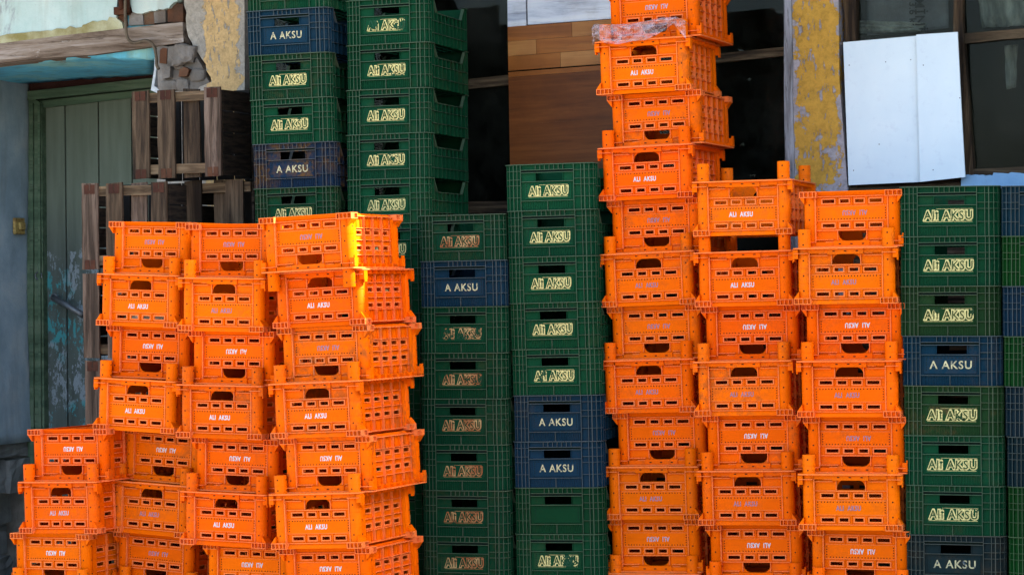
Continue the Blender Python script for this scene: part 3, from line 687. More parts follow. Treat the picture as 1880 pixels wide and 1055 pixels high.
def green_stack(name, Y, psi, tilt, top_py, crates, lean=1.4):
    psi = R(psi); z = None; rnd = random.Random(name); seq = list(crates); i = 0
    G = (0.0035, 0.045, 0.018); Bl = (0.005, 0.023, 0.042)
    while True:
        if i < len(seq): kind, lx, opt = seq[i]
        else: kind, lx, opt = 'g', seq[-1][1] + lean * (i - len(seq) + 1), {}
        if z is None: z = CZ + (527.5 - top_py) / F * Y - K * (lx - 940) / F * Y - GH
        else: z -= GH
        if z < -0.02: z += GH; break
        t = rnd.uniform(0.85, 1.12) * opt.get('tone', 1.0)
        b = {'g': G, 'r': (G[0] * 0.8, G[1] * 0.72, G[2] * 0.75), 'n': (0.0035, 0.034, 0.013), 'b': Bl, 'd': (0.010, 0.024, 0.045), 'k': (0.008, 0.018, 0.020), 'o': (0.010, 0.038, 0.011), 'l': (0.004, 0.045, 0.008)}[kind]
        b = opt.get('col', b)
        dirt = opt.get('dirt', rnd.choice((0.05, 0.15, 0.3)))
        col = (b[0] * t, b[1] * t * rnd.uniform(0.94, 1.06), b[2] * t, dirt)
        pk = {'g': 'GY', 'r': 'GR', 'n': 'GN', 'b': 'GB', 'd': 'GB', 'k': 'GB', 'o': 'GY', 'l': 'GY'}[kind]
        word = {'g': 'green', 'r': 'green', 'n': 'plain unpainted green', 'b': 'blue', 'd': 'dirty brown-stained blue', 'k': 'dark slate', 'o': 'olive green', 'l': 'bright green'}[kind]
        lab = f"{word} crate, {ordn(i, 0)}{'' if i == 0 else ' from top'} in {name}"
        place(pk, lx, z, Y, psi + R(rnd.uniform(-0.5, 0.5)), tilt + R(rnd.uniform(-0.2, 0.2)), GW, GL, GH, False, col, (b[0] * t, b[1] * t, b[2] * t, opt.get('wear', rnd.uniform(0.30, 0.43))),
              lab, f'green and blue crates stacked in {name}', txs=1.12 if 'right' in name else 1.0)
        i += 1
    u = Vector((math.cos(psi), -math.sin(psi), 0)); v = Vector((math.sin(psi), math.cos(psi), 0))
    p = Vector((0, 0, CZ)) + ray(seq[-1][1], 1150) * Y
    pads.append((Vector((p.x, Y, 0)) + u * GW / 2 + v * GL / 2, psi, GW / 2 + 0.02, GL / 2 + 0.02, z - 0.006))

# ------------------------------------------------------------------ the stacks (x in photo pixels, from the top down)
e = {}
orange_stack('the tallest orange tower', 11.10, 20, 0.024, -20, [
    (True, 1106, 'm', True, {'dirt': 0.3}), (False, 1094, 'w', True, {}), (True, 1110, 'f', True, {}), (False, 1099, 'w', True, {}), (True, 1110, 'f', True, {}),
    (False, 1103, 'f', True, {}), (True, 1110, 'f', True, {}), (False, 1103, 'f', True, {'dirt': 0.35}), (True, 1120, 'f', True, {'tone': 0.95}), (False, 1110, 'f', True, {'tone': 0.9}), (True, 1109, 'm', True, {'tone': 0.9})])
orange_stack('the stack right of the tallest tower', 10.80, 19, 0.012, 334, [
    (False, 1272, 'w', True, {}), (False, 1275, 'w', True, {'gap': 0.068}), (True, 1284, 'w', True, {}), (False, 1274, 'f', True, {}), (True, 1286, 'w', True, {}),
    (False, 1281, 'f', True, {'dirt': 0.35}), (True, 1291, 'w', True, {})])
orange_stack('the rightmost orange stack', 10.45, 19, 0.0, 352, [
    (True, 1464, 'f', True, {}), (False, 1457, 'f', True, {}), (True, 1469, 'w', True, {}), (False, 1463, 'f', True, {}), (True, 1471, 'f', True, {}),
    (False, 1466, 'f', True, {'dirt': 0.4}), (True, 1479, 'w', True, {})])
z4 = orange_stack('the sunlit orange stack', 10.68, 22.5, 0.034, 401, [
    (True, 482, 'f', True, {'yo': -0.034, 'front': True, 'tone': 1.02}), (False, 500, 'w', False, {'yo': 0.0}), (True, 501, 'f', True, {'dirt': 0.7}), (False, 496, 'w', True, {}), (True, 506, 'w', True, {}),
    (False, 497, 'w', True, {}), (True, 505, 'w', True, {})])
orange_stack('the stack left of the sunlit one', 11.05, 23, -0.018, 411, [
    (True, 333, 'f', True, {'tone': 0.96}), (False, 325, 'f', True, {'dirt': 0.3}), (True, 338, 'w', True, {}), (False, 322, 'w', True, {'dirt': 0.5}), (True, 344, 'w', True, {}),
    (False, 329, 'w', True, {}), (True, 366, 'w', True, {})], tone=0.97)
zb = orange_stack('the stack bridging two low ones', 11.35, 25, -0.040, 406, [
    (True, 192, 'f', True, {}), (False, 175, 'w', True, {'bag': 1}), (True, 188, 'w', True, {}), (False, 169, 'w', True, {})], fill=False, tone=0.96)
orange_stack('the inner low stack, bottom left', 11.42, 25, -0.045, 0, [
    (True, 214, 'w', True, {}), (False, 196, 'f', True, {}), (True, 200, 'f', True, {})], first_z=zb - OH + 0.000, tone=0.9)  # lower tone paints the dimming near the frame bottom into these crates
orange_stack('the bottom left corner stack', 11.42, 25, 0.018, 0, [
    (True, 42, 'w', True, {}), (False, 34, 'm', True, {}), (True, 10, 'w', True, {})], first_z=zb - OH - 0.004, tone=0.9)  # tone also carries the painted darkening at the bottom

green_stack('the back stack beside the pillar', 11.55, 16, 0.014, -60, [
    ('g', 449, {}), ('b', 450, {'dirt': 0.1}), ('g', 453, {}), ('g', 456, {}), ('d', 461, {'dirt': 1.6, 'col': (0.009, 0.024, 0.052)}), ('g', 463, {})])
green_stack('the back stack showing cut-away sides', 11.46, 17, 0.006, 2, [
    ('g', 632, {'wear': 0.50}), ('g', 633, {}), ('g', 632, {}), ('g', 632, {}), ('g', 633, {})])
green_stack('the orange-lettered stack', 11.22, 17, 0.002, 396, [  # orange of the lettering is painted-in reflection from the orange crates
    ('r', 765, {}), ('b', 768, {'dirt': 0.1}), ('r', 769, {'wear': 0.5}), ('r', 769, {}), ('r', 769, {}), ('r', 771, {}), ('r', 772, {}), ('r', 773, {})])
green_stack('the stack just left of the tallest tower', 11.12, 15, 0.010, 303, [
    ('g', 926, {}), ('g', 929, {}), ('g', 931, {}), ('g', 934, {}), ('g', 937, {'wear': 0.46}), ('b', 940, {}), ('b', 941, {}), ('n', 943, {}), ('g', 944, {'wear': 0.46})])
green_stack('the stack beside the rightmost orange stack', 10.33, 15, -0.010, 343, [
    ('g', 1650, {'wear': 0.32}), ('g', 1651, {'wear': 0.32}), ('o', 1651, {}), ('b', 1655, {'col': (0.0035, 0.024, 0.045)}), ('o', 1657, {'dirt': 1.2}), ('g', 1658, {}), ('g', 1660, {'wear': 0.33}), ('k', 1662, {})], 2.0)
green_stack('the stack at the right photo edge', 10.22, 15, -0.010, 341, [
    ('b', 1836, {'col': (0.005, 0.026, 0.038)}), ('l', 1837, {}), ('b', 1839, {}), ('l', 1841, {}), ('k', 1844, {'col': (0.006, 0.018, 0.028)}), ('k', 1847, {'col': (0.006, 0.018, 0.024)}), ('l', 1849, {}), ('l', 1850, {})], 2.0)

# ------------------------------------------------------------------ ground
mb = MB(); mb.face([(-60, -40, 0), (60, -40, 0), (60, 60, 0), (-60, 60, 0)]); tag(link('ground', mb.mesh('ground', [M['ground']])), kind='structure')
mb = MB()
for c, psi, hw, hl, zt in pads:
    if zt < 0.012: continue
    u = Vector((math.cos(psi), -math.sin(psi), 0)); v = Vector((math.sin(psi), math.cos(psi), 0))
    mb.prism([c + u * a * hw + v * b * hl - Vector((0, 0, 0.02)) for a, b in ((-1, -1), (1, -1), (1, 1), (-1, 1))], (0, 0, zt + 0.02))
tag(link('pavement', mb.mesh('pavement', [M['ground']])), kind='structure')

# ------------------------------------------------------------------ the old building (local frame: x along the wall, y inward, z up)
bld = empty('old_building', P0, (0, 0, -B))
tag(bld, 'dilapidated building with pale cyan and ochre plaster, recessed green door and broken windows', 'building')
rn = random.Random(3)
def lp(px, py, off=0.0): return at_plane(px, py, off)
def poly(mb, pts, off, th, m=0):                 # outline in photo pixels on the plane `off`, thickened inward by th
    mb.prism([lp(x, y, off) for x, y in pts], (0, th, 0), m)
def part(name, pts, off, th, mat, parent=bld, mats=None):
    mb = MB(); poly(mb, pts, off, th); return link(name, mb.mesh(name, mats or [mat]), parent)
def jag(a, b, n, amp, r=rn):
    return [(a[0] + (b[0] - a[0]) * k / n + (r.uniform(-amp, amp) if 0 < k < n else 0), a[1] + (b[1] - a[1]) * k / n + (r.uniform(-amp, amp) if 0 < k < n else 0)) for k in range(n + 1)]
RD = 1.0                                          # depth of the door recess
# upper wall, its crumbling lower edge, and the brick core behind it
edge = jag((-200, 100), (0, 78), 8, 2) + jag((8, 77), (205, 50), 22, 3)[1:] + [(213, 46), (214, 20), (216, -8), (236, -8), (243, 22)] + jag((250, 25), (300, 18), 6, 2) + jag((304, 16), (325, 3), 4, 2) + [(330, -10)]
part('plaster_wall', [(-200, -420), (336, -420)] + edge[::-1], -0.004, 0.05, M['pale'])
part('plaster_crust', jag((-200, 88), (60, 58), 16, 3) + jag((62, 58), (150, 50), 8, 4) + jag((152, 46), (213, 33), 7, 4) + [(224, 42), (226, 51)] + jag((222, 56), (-200, 108), 24, 1.5), -0.011, 0.03, M['crust'])
part('brick_wall', [(-200, -420), (350, -420), (350, 175), (287, 175), (286, 100), (-200, 120)], 0.055, 0.30, M['mortar'])
mb = MB()
for x0, x1, y0, y1, dd in ((238, 262, 22, 48, 0.0), (262, 282, 20, 44, 0.01), (283, 305, 18, 43, 0.004), (306, 334, 8, 40, 0.012), (292, 306, 90, 116, -0.020), (308, 322, 88, 114, -0.050), (298, 314, 122, 144, -0.050), (330, 345, 126, 143, -0.050), (214, 232, 30, 50, 0.0)):
    j = lambda: rn.uniform(-2.5, 2.5)
    mb = MB(); poly(mb, [(x0 + j(), y1 + j()), (x1 + j(), y1 - 1 + j()), (x1 + j(), y0 + j()), ((x0 + x1) / 2, y0 - 1 + j()), (x0 + j(), y0 + 2 + j())], 0.012 + dd, 0.07)
    link('exposed_brick', mb.mesh('exposed_brick', [M['mortar'] if rn.random() < 0.2 else M['brick']]), bld)
mb = MB(); Q = jag((288, 86), (352, 84), 6, 3) + jag((356, 92), (384, 150), 6, 3) + jag((380, 160), (352, 172), 3, 2) + jag((345, 172), (290, 172), 4, 2)
poly(mb, Q, -0.002, 0.06); me_ = mb.mesh('rough_mortar', [M['mortar']]); link('rough_mortar', me_, bld)
for x0, x1, y0, y1 in ((290, 330, 147, 170), (322, 350, 143, 168), (346, 380, 126, 150), (318, 340, 116, 128)):
    mb = MB(); c_ = lp((x0 + x1) / 2, (y0 + y1) / 2, -0.004); bmesh.ops.create_icosphere(mb.bm, subdivisions=3, radius=0.5); wx = (x1 - x0) / F * 12.4; hz = (y1 - y0) / F * 12.4
    for v in mb.bm.verts: v.co = Vector((max(-0.42, min(0.42, v.co.x)) * wx * 1.15, v.co.y * 0.035, max(-0.40, min(0.40, v.co.z)) * hz * 1.2)) * (1 + rn.uniform(-0.05, 0.05)) + c_
    link('rubble_stone', mb.mesh('rubble_stone', [M['mortar']]), bld)
# lump of stone that has slipped in the pillar
mb = MB()
cc = lp(339, 101, -0.02); seg = 9
bmesh.ops.create_cube(mb.bm, size=0.11)
bmesh.ops.subdivide_edges(mb.bm, edges=mb.bm.edges[:], cuts=4, use_grid_fill=True)
for v in mb.bm.verts:
    c_ = v.co.copy(); l_ = c_.length; c_ = c_.lerp(c_.normalized() * 0.062, 0.45)
    v.co = Vector((c_.x * 1.15 + c_.z * 0.25, c_.y * 0.5, c_.z * (0.9 - c_.x * 3))) * (1 + 0.12 * math.sin(c_.x * 70) * math.sin(c_.z * 55 + 1)) + Vector((rn.uniform(-0.004, 0.004), rn.uniform(-0.004, 0.004), rn.uniform(-0.004, 0.004))) + cc
link('loose_stone', mb.mesh('loose_stone', [M['mortar']]), bld)
part('lintel_beam', [(-200, 141), (0, 116), (100, 106), (170, 101), (250, 90), (337, 78), (336, 60), (335, 41), (230, 52), (110, 66), (0, 80), (-200, 104)], -0.012, 0.16, M['beam'])
# pillars
e0 = lp(352, 60).x; e1 = lp(443, 60).x
pm1 = pillar_mat('ochre_plaster_left_pillar', e0 + 0.075, e1 - 0.008, -9, (0.54, 0.48, 0.40), (0.80, 0.53, 0.24))
part('pillar', [(340, -420), (447, -420), (449, 60), (452, 1260), (290, 1260), (288, 178)] + jag((292, 166), (352, 169), 5, 2)[1:] + jag((352, 169), (388, 150), 4, 3)[1:] + jag((388, 150), (378, 118), 3, 3)[1:] + jag((378, 118), (352, 78), 4, 4)[1:] + jag((352, 78), (338, 10), 5, 4)[1:], -0.010, 0.30, pm1)
part('white_jamb', [(277, 166), (283, 128), (284, 104), (287, 104), (287, 130), (283, 158), (292, 165), (289, 171)], -0.004, 0.04, M['white'])
f0 = lp(1455, 60).x; f1 = lp(1532, 60).x
pm2 = pillar_mat('ochre_plaster_right_pillar', f0 + 0.012, f1 + 0.02, 2.05, (0.60, 0.54, 0.56), (0.84, 0.46, 0.075))
part('pillar', [(1446, -420), (1535, -420), (1541, 150), (1556, 345), (1560, 1260), (1464, 1260), (1452, 160)], -0.012, 0.28, pm2)
part('grey_frame_post', jag((1436, -420), (1441, 330), 14, 1.2) + [(1446, 1100), (1464, 1100)] + jag((1458, 330), (1448, -420), 14, 1.2), -0.022, 0.10, M['greyframe'])
# recess: soffit, left reveal, right reveal
mb = MB()
A = [lp(-200, 142, 0.03), lp(0, 116, 0.03), lp(150, 104, 0.03), lp(284, 108, 0.03)]
Bk = [lp(-200, 166, RD), lp(20, 157, RD), lp(150, 146, RD), lp(284, 138, RD)]
nx = 24; ny = 8; rows = []
def samp(P, t):
    i = min(int(t * 3), 2); return P[i].lerp(P[i + 1], t * 3 - i)
for j in range(ny + 1):
    rows.append([mb.v(samp(A, i / nx).lerp(samp(Bk, i / nx), j / ny) + Vector((0, 0, rn.uniform(-0.004, 0.004)))) for i in range(nx + 1)])
for j in range(ny):
    for i in range(nx):
        f = mb.bm.faces.new([rows[j][i], rows[j][i + 1], rows[j + 1][i + 1], rows[j + 1][i]]); f.smooth = True
g = bmesh.ops.extrude_face_region(mb.bm, geom=mb.bm.faces[:])
for v in [x for x in g['geom'] if isinstance(x, bmesh.types.BMVert)]: v.co.z += 0.22
link('soffit', mb.mesh('soffit', [M['soffit']]), bld)
tl = lp(53, 500, RD).x; zs = lp(30, 140, RD).z
mb = MB(); ny = 30; rows = []
for k in range(41):
    z = 0.78 + (zs + 0.15 - 0.78) * k / 40
    rows.append([mb.v((tl + rn.uniform(-0.003, 0.003) + (0.012 * math.sin(z * 3)), 0.0 + (RD + 0.02) * j / ny, z)) for j in range(ny + 1)])
for k in range(40):
    for j in range(ny):
        f = mb.bm.faces.new([rows[k][j], rows[k][j + 1], rows[k + 1][j + 1], rows[k + 1][j]]); f.smooth = True
g = bmesh.ops.extrude_face_region(mb.bm, geom=mb.bm.faces[:])
for v in [x for x in g['geom'] if isinstance(x, bmesh.types.BMVert)]: v.co.x -= 0.5
link('reveal_wall', mb.mesh('reveal_wall', [M['bluewall']]), bld)
mb = MB()
for z0, z1, ys, pr in ((0.70, 0.79, (0, 0.34, 0.62, RD), -0.015), (0.505, 0.695, (0, 0.22, 0.55, 0.80, RD), -0.02), (0.32, 0.50, (0, 0.4, 0.7, RD), -0.14), (0.15, 0.315, (0, 0.25, 0.6, RD), -0.16), (0.0, 0.145, (0, 0.35, 0.75, RD), -0.12)):
    for k in range(len(ys) - 1):
        q_ = rn.uniform(-0.02, 0.02); mb.box(tl - 0.5, tl + pr + q_, ys[k] + 0.004, ys[k + 1] - 0.004, z0 + rn.uniform(0, 0.01), z1 - rn.uniform(0, 0.008))
bmesh.ops.subdivide_edges(mb.bm, edges=mb.bm.edges[:], cuts=3, use_grid_fill=True)
for v in mb.bm.verts: v.co += Vector((rn.uniform(-0.007, 0.007), rn.uniform(-0.007, 0.007), rn.uniform(-0.006, 0.006)))
link('rubble_base', mb.mesh('rubble_base', [M['stone']]), bld)
mb = MB(); mb.box(lp(290, 500).x, lp(452, 500).x, 0.292, RD + 0.1, 0, 3.3); mb.box(lp(-250, 500).x, lp(290, 500).x, RD + 0.14, RD + 0.3, 0, 3.3); link('inner_wall', mb.mesh('inner_wall', [M['mortar']]), bld)
# door
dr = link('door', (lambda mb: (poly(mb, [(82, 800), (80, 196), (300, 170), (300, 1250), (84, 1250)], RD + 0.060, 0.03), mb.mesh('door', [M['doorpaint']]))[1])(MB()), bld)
mb = MB()
for x0, x1 in ((84, 118), (121, 179), (182, 240), (243, 300)):
    poly(mb, [(x0 + 10, 1250), (x0, 196 - (x0 - 82) * 0.11), (x1, 196 - (x1 - 82) * 0.11), (x1 + 10, 1250)], RD + 0.045, 0.02)
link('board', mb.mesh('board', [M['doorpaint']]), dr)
fr = link('door_frame', (lambda mb: (poly(mb, [(50, 1250), (48, 172), (76, 190), (86, 1250)], RD + 0.0, 0.09), poly(mb, [(50, 184), (50, 168), (300, 141), (300, 158)], RD - 0.01, 0.10), poly(mb, [(72, 199), (70, 186), (300, 161), (300, 173)], RD + 0.02, 0.05), poly(mb, [(55, 1250), (54, 190), (60, 190), (63, 1250)], RD - 0.015, 0.02), poly(mb, [(72, 1250), (69, 190), (73, 190), (77, 1250)], RD - 0.015, 0.02), mb.mesh('door_frame', [M['doorframe']]))[-1])(MB()), bld)
part('lintel_gap_shade', [(50, 168), (49, 152), (300, 128), (300, 143)], RD + 0.012, 0.1, M['gap'])  # dark strip painted in place of the shaded gap over the frame
mb = MB(); mb.tube([lp(97, 546, RD + 0.0), lp(120, 558, RD - 0.03), lp(153, 579, RD - 0.05)], 0.017, 0, 10)
link('handle', mb.mesh('handle', [M['steel']]), dr)
for cx, cy in ((100, 546), (72, 506)):
    mb = MB(); c = lp(cx, cy, RD - 0.0); mb.tube([c + Vector((0.021 * math.cos(k * math.pi / 7), -0.006, 0.021 * math.sin(k * math.pi / 7))) for k in range(15)], 0.0045, 0, 6)
    link('iron_ring', mb.mesh('iron_ring', [M['steel']]), dr)
# latch keeper on the reveal
mb = MB(); yy = RD * 0.62; t_ = None
d = ray(31, 415); o3 = Vector((0, 0, CZ)); s_ = (P0 + UB * tl - o3).dot(UB) / d.dot(UB); qq = o3 + d * s_ - P0
yl, zl = qq.dot(IB), qq.z
mb.box(tl + 0.004, tl + 0.022, yl - 0.05, yl + 0.05, zl - 0.045, zl + 0.045); mb.box(tl + 0.022, tl + 0.040, yl - 0.02, yl + 0.03, zl - 0.02, zl + 0.02)
bmesh.ops.bevel(mb.bm, geom=mb.bm.edges[:], offset=0.004, segments=1, affect='EDGES')
link('latch_keeper', mb.mesh('latch_keeper', [M['brass']]), bld)
# cable
mb = MB(); cpts = [(231, -60), (230, 20), (231, 45), (233, 66), (239, 76), (250, 79), (264, 75), (275, 77), (283, 87), (287, 105), (288, 121), (293, 128)]
sm = []
for i in range(len(cpts) - 1):
    p0, p1, p2, p3 = cpts[max(i - 1, 0)], cpts[i], cpts[i + 1], cpts[min(i + 2, len(cpts) - 1)]
    for k in range(4):
        t = k / 4; sm.append(tuple(0.5 * ((2 * p1[a]) + (-p0[a] + p2[a]) * t + (2 * p0[a] - 5 * p1[a] + 4 * p2[a] - p3[a]) * t * t + (-p0[a] + 3 * p1[a] - 3 * p2[a] + p3[a]) * t ** 3) for a in (0, 1)))
mb.tube([lp(x, y, -0.045) for x, y in sm], 0.0078, 0, 10); link('cable', mb.mesh('cable', [M['cable']]), bld)
mb = MB(); mb.tube([lp(221, -90, -0.02), lp(222, 0, -0.02), lp(224, 18, -0.03)], [0.014, 0.015, 0.013]); mb.tube([lp(236, -90, -0.02), lp(234, 4, -0.025), lp(232, 24, -0.03)], [0.012, 0.013, 0.016])
mb.box(*sorted((lp(214, 0).x, lp(238, 0).x)), -0.03, 0.03, lp(225, 28).z, lp(225, 14).z); link('rusty_pipe', mb.mesh('rusty_pipe', [M['rustplate']]), bld)
# lower walls under the windows, sill
mb = MB(); poly(mb, [(446, 575), (1452, 565), (1462, 1260), (446, 1260)], 0.02, 0.25); link('lower_wall', mb.mesh('lower_wall', [M['bar']]), bld)
part('lower_wall', [(1552, 345), (2050, 322), (2050, 1260), (1556, 1260)], 0.012, 0.22, M['bar'])
part('painted_sill', [(1764, 346)] + jag((1765, 321), (1822, 322), 9, 1.5) + jag((1824, 317), (1900, 318), 9, 1.5) + [(2050, 316), (2050, 343)], -0.002, 0.06, M['ledge'])
part('top_wall', [(446, -420), (2050, -420), (2050, -150), (446, -150)], 0.02, 0.25, M['mortar'])
# left window: frame bars and glass
def pane(name, pts, off, parent):
    return part(name, pts, off, 0.004, M['glass'], parent)
wl = link('window', (lambda mb: (poly(mb, [(446, 206), (1000, 149), (1444, 102), (1444, 86), (1000, 131), (446, 188)], 0.06, 0.05), poly(mb, [(446, 396), (1446, 384), (1446, 364), (446, 374)], 0.06, 0.05), poly(mb, [(988, 190), (1012, 190), (1014, 390), (990, 390)], 0.065, 0.04), poly(mb, [(986, -420), (1008, -420), (1010, 150), (988, 150)], 0.065, 0.04), mb.mesh('window', [M['bar']]))[-1])(MB()), bld)
pane('pane', [(446, -300), (446, 192), (988, 136), (986, -300)], 0.09, wl); pane('pane', [(1008, -300), (1010, 134), (1444, 90), (1440, -300)], 0.09, wl)
pane('pane', [(446, 394), (446, 575), (1448, 566), (1446, 384)], 0.092, wl); pane('pane', [(446, 204), (446, 378), (988, 370), (988, 148)], 0.092, wl); pane('pane', [(1012, 146), (1012, 370), (1446, 366), (1444, 100)], 0.092, wl)
# right window
wr = link('window', (lambda mb: (poly(mb, jag((1551, -300), (1547, 10), 6, 1) + jag((1550, 20), (1556, 345), 8, 1) + jag((1574, 345), (1569, -300), 14, 1.2), 0.03, 0.06),
     poly(mb, jag((1748, -300), (1750, 66), 6, 1) + jag((1754, 80), (1775, 330), 8, 1) + jag((1788, 330), (1770, 70), 8, 1) + [(1767, 40), (1766, -300)], 0.028, 0.06), mb.mesh('window', [M['frame']]))[-1])(MB()), bld)
mb = MB(); poly(mb, jag((1768, 80), (2050, 52), 8, 0.8) + jag((2050, 38), (1768, 62), 8, 0.8), 0.036, 0.04); link('glazing_bar', mb.mesh('glazing_bar', [M['bar']]), wr)
part('bottom_rail', [(1778, 323), (2050, 309), (2050, 298), (1776, 311)], 0.034, 0.04, M['bar'], wr); part('bottom_rail', [(1570, 345), (1760, 338), (1760, 322), (1570, 330)], 0.034, 0.04, M['bar'], wr)
pane('pane', [(1570, -300), (1572, 330), (1775, 322), (1750, -300)], 0.07, wr); pane('pane', [(1766, -300), (1768, 66), (2050, 42), (2050, -300)], 0.07, wr); pane('pane', [(1768, 76), (1785, 315), (2050, 302), (2050, 50)], 0.07, wr)
# dark room behind
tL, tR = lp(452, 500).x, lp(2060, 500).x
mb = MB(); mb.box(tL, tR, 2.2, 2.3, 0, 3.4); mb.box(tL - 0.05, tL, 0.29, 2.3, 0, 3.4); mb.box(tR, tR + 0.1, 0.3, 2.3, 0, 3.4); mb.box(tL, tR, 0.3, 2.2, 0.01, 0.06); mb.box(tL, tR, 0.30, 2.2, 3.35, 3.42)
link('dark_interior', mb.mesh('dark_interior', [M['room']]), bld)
# roof with eaves
mb = MB(); xl, xr = -7.0, 7.59; ER, EL = 1.11, 0.95
t4 = lp(650, 400, -1.5).x; t2 = lp(200, 400, -1.4).x; sl_ = (ER - EL) / (t4 - t2)
fr_ = lambda x: ER + (x - t4) * sl_ if x < t4 else ER
xs = [xl, t2, t4, xr]
mb.prism([(x, -max(fr_(x), 0.2), 3.50) for x in xs] + [(xr, 4.0, 3.50), (xl, 4.0, 3.50)], (0, 0, 0.12)); link('roof', mb.mesh('roof', [M['bar']]), bld)
mb = MB(); mb.box(-7, lp(-205, 500).x, 0.0, 0.3, 0, 3.49); mb.box(lp(2060, 300).x + 0.1, 7.59, 0.0, 0.3, 0, 3.49); link('end_wall', mb.mesh('end_wall', [M['pale']]), bld)
mb = MB(); mb.box(7.6, 7.9, -7.5, -0.01, 0, 4.2); link('added_shade_wall', mb.mesh('added_shade_wall', [M['mortar']]), bld)  # added unseen wall, keeps sky light off the crates' right sides

# ------------------------------------------------------------------ boards leaning in and over the windows
def panel(name, pts, off, th, mat, label, cat, group=None, nails=()):
    c = lp(*pts[0], off); root = P0 + UB * c.x + IB * c.y + Vector((0, 0, c.z))
    o = empty(name, root, (0, 0, -B)); mb = MB(); mb.T = lambda p: p - c
    poly(mb, pts, off, th); link('sheet', mb.mesh('sheet', [mat]), o)
    if nails:
        mb = MB(); mb.T = lambda p: p - c
        for x, y in nails:
            q_ = lp(x, y, off - 0.001); mb.face([q_ + Vector((0.0026 * math.cos(k), 0, 0.0026 * math.sin(k))) for k in [i * math.pi / 3 for i in range(6)]])
        link('nail_heads', mb.mesh('nail_heads', [M['ink']]), o)
    return tag(o, label, cat, group)
panel('white_board', [(1558, 340), (1548, 78), (1684, 66), (1690, 334)], -0.022, 0.008, M['board'], 'wide white sheet board covering the window, left half of the white pair', 'board', None, [(1626, 114), (1559, 120), (1567, 313), (1672, 110), (1614, 265)])
panel('white_board', [(1689, 334), (1682, 64), (1758, 59), (1765, 200), (1772, 325)], -0.048, 0.010, M['board'], 'narrow white sheet board overlapping the right edge of the wide white board', 'board', None, [(1713, 312), (1695, 120), (1762, 180)])
def laminate():
    c = lp(937, 410, 0.0); root = P0 + UB * c.x + Vector((0, 0, c.z)); o = empty('laminate_board', root, (0, 0, -B)); mb = MB(); mb.T = lambda p: p - c
    def st(x0, x1, y0, y1, m, off=0.0):          # rows rise to the right like the photograph's
        s = lambda x, y: (x + (y - 50) * 0.017, y - (x - 932) * 0.075)
        poly(mb, [s(x0, y1), s(x1, y1), s(x1, y0), s(x0, y0)], 0.005 + off, 0.012, m)
    G = 0.5
    st(932, 1050 - G, 50, 77 - G, 0); st(1050, 1130, 50, 77 - G, 1); st(932, 984 - G, 77, 104 - G, 1); st(984, 1130, 77, 104 - G, 0); st(932, 1028 - G, 104, 131 - G, 0); st(1028, 1130, 104, 131 - G, 1)
    st(932, 1130, 133, 142, 0, -0.001)
    y = 142.5
    for i, (h, spl) in enumerate(((88, 1040), (92, 1070), (100, 1000))):
        st(932, spl, y, y + h, 2, 0.001 * (i % 2)); st(spl, 1130, y, y + h, 2, 0.0005); y += h
    link('sheet', mb.mesh('sheet', [M['laminate'], M['laminate_pale'], M['laminate_dark']]), o)
    return tag(o, 'brown wood-effect laminate flooring panel filling the window opening behind the crates', 'board')
laminate()
panel('woodgrain_board', [(932, 50), (931, -60), (964, -60), (966, 47)], 0.004, 0.015, M['whitegrain'], 'narrow white woodgrain board above the brown laminate, left piece', 'board')
panel('woodgrain_board', [(969, 46), (967, -60), (1130, -60), (1130, 34)], 0.004, 0.015, M['whitegrain'], 'wide white woodgrain board above the brown laminate, beside the orange tower', 'board')
# clutter behind the right panes
def sheet_thing(name, pts, off, mat, label, cat, amp=0.02, nx=26, nz=18, sub=None):
    P = [lp(x, y, off) for x, y in pts]; c = P[0].copy(); root = P0 + UB * c.x + IB * c.y + Vector((0, 0, c.z))
    o = empty(name, root, (0, 0, -B)); mb = MB(); rows = []; rr = random.Random(name + label)
    ph = [rr.uniform(0, 6) for _ in range(4)]
    for j in range(nz + 1):
        row = []
        for i in range(nx + 1):
            u_, v_ = i / nx, j / nz; p = P[0].lerp(P[1], u_).lerp(P[3].lerp(P[2], u_), v_)
            p = p + Vector((0, amp * (math.sin(u_ * 13 + ph[0] + v_ * 3) + 0.6 * math.sin(u_ * 29 + v_ * 9 + ph[1]) + 0.5 * math.sin(v_ * 17 + ph[2])), 0)) - c
            row.append(mb.bm.verts.new(p))
        rows.append(row)
    for j in range(nz):
        for i in range(nx): mb.bm.faces.new([rows[j][i], rows[j][i + 1], rows[j + 1][i + 1], rows[j + 1][i]]).smooth = True
    g = bmesh.ops.extrude_face_region(mb.bm, geom=mb.bm.faces[:])
    for v in [x for x in g['geom'] if isinstance(x, bmesh.types.BMVert)]: v.co.y += 0.002
    link('sheet', mb.mesh('sheet', [mat]), o); return tag(o, label, cat), c
so_, c_ = sheet_thing('paper_sack', [(1592, 66), (1742, 52), (1740, -60), (1590, -60)], 0.16, M['carton'], 'dim grey sack with sideways printing behind the window above the white board', 'sack', 0.004)
for body, px, py, sz in (('MİNİ', 1692, 28, 0.062), ('3.6 kg', 1674, 28, 0.046)):
    me = text_mesh('lettering', body, sz, 1.0, 0.0008, 0.0005, 1.05, 0, 0, [M['ink']]); o = link('lettering', me, so_)
    o.location = lp(px, py, 0.142) - c_; o.rotation_euler = (0, math.pi / 2, 0)
sheet_thing('plastic_sheet', [(1572, 62), (1690, 58), (1700, 42), (1570, 38)], 0.14, M['sheet'], 'pale crumpled plastic strip lying low behind the glass above the white board', 'plastic sheet', 0.012)
sheet_thing('plastic_sheet', [(1800, 52), (1900, 46), (1900, -60), (1795, -60)], 0.20, M['sheet'], 'cloudy plastic sheet hanging behind the top right pane', 'plastic sheet', 0.018)
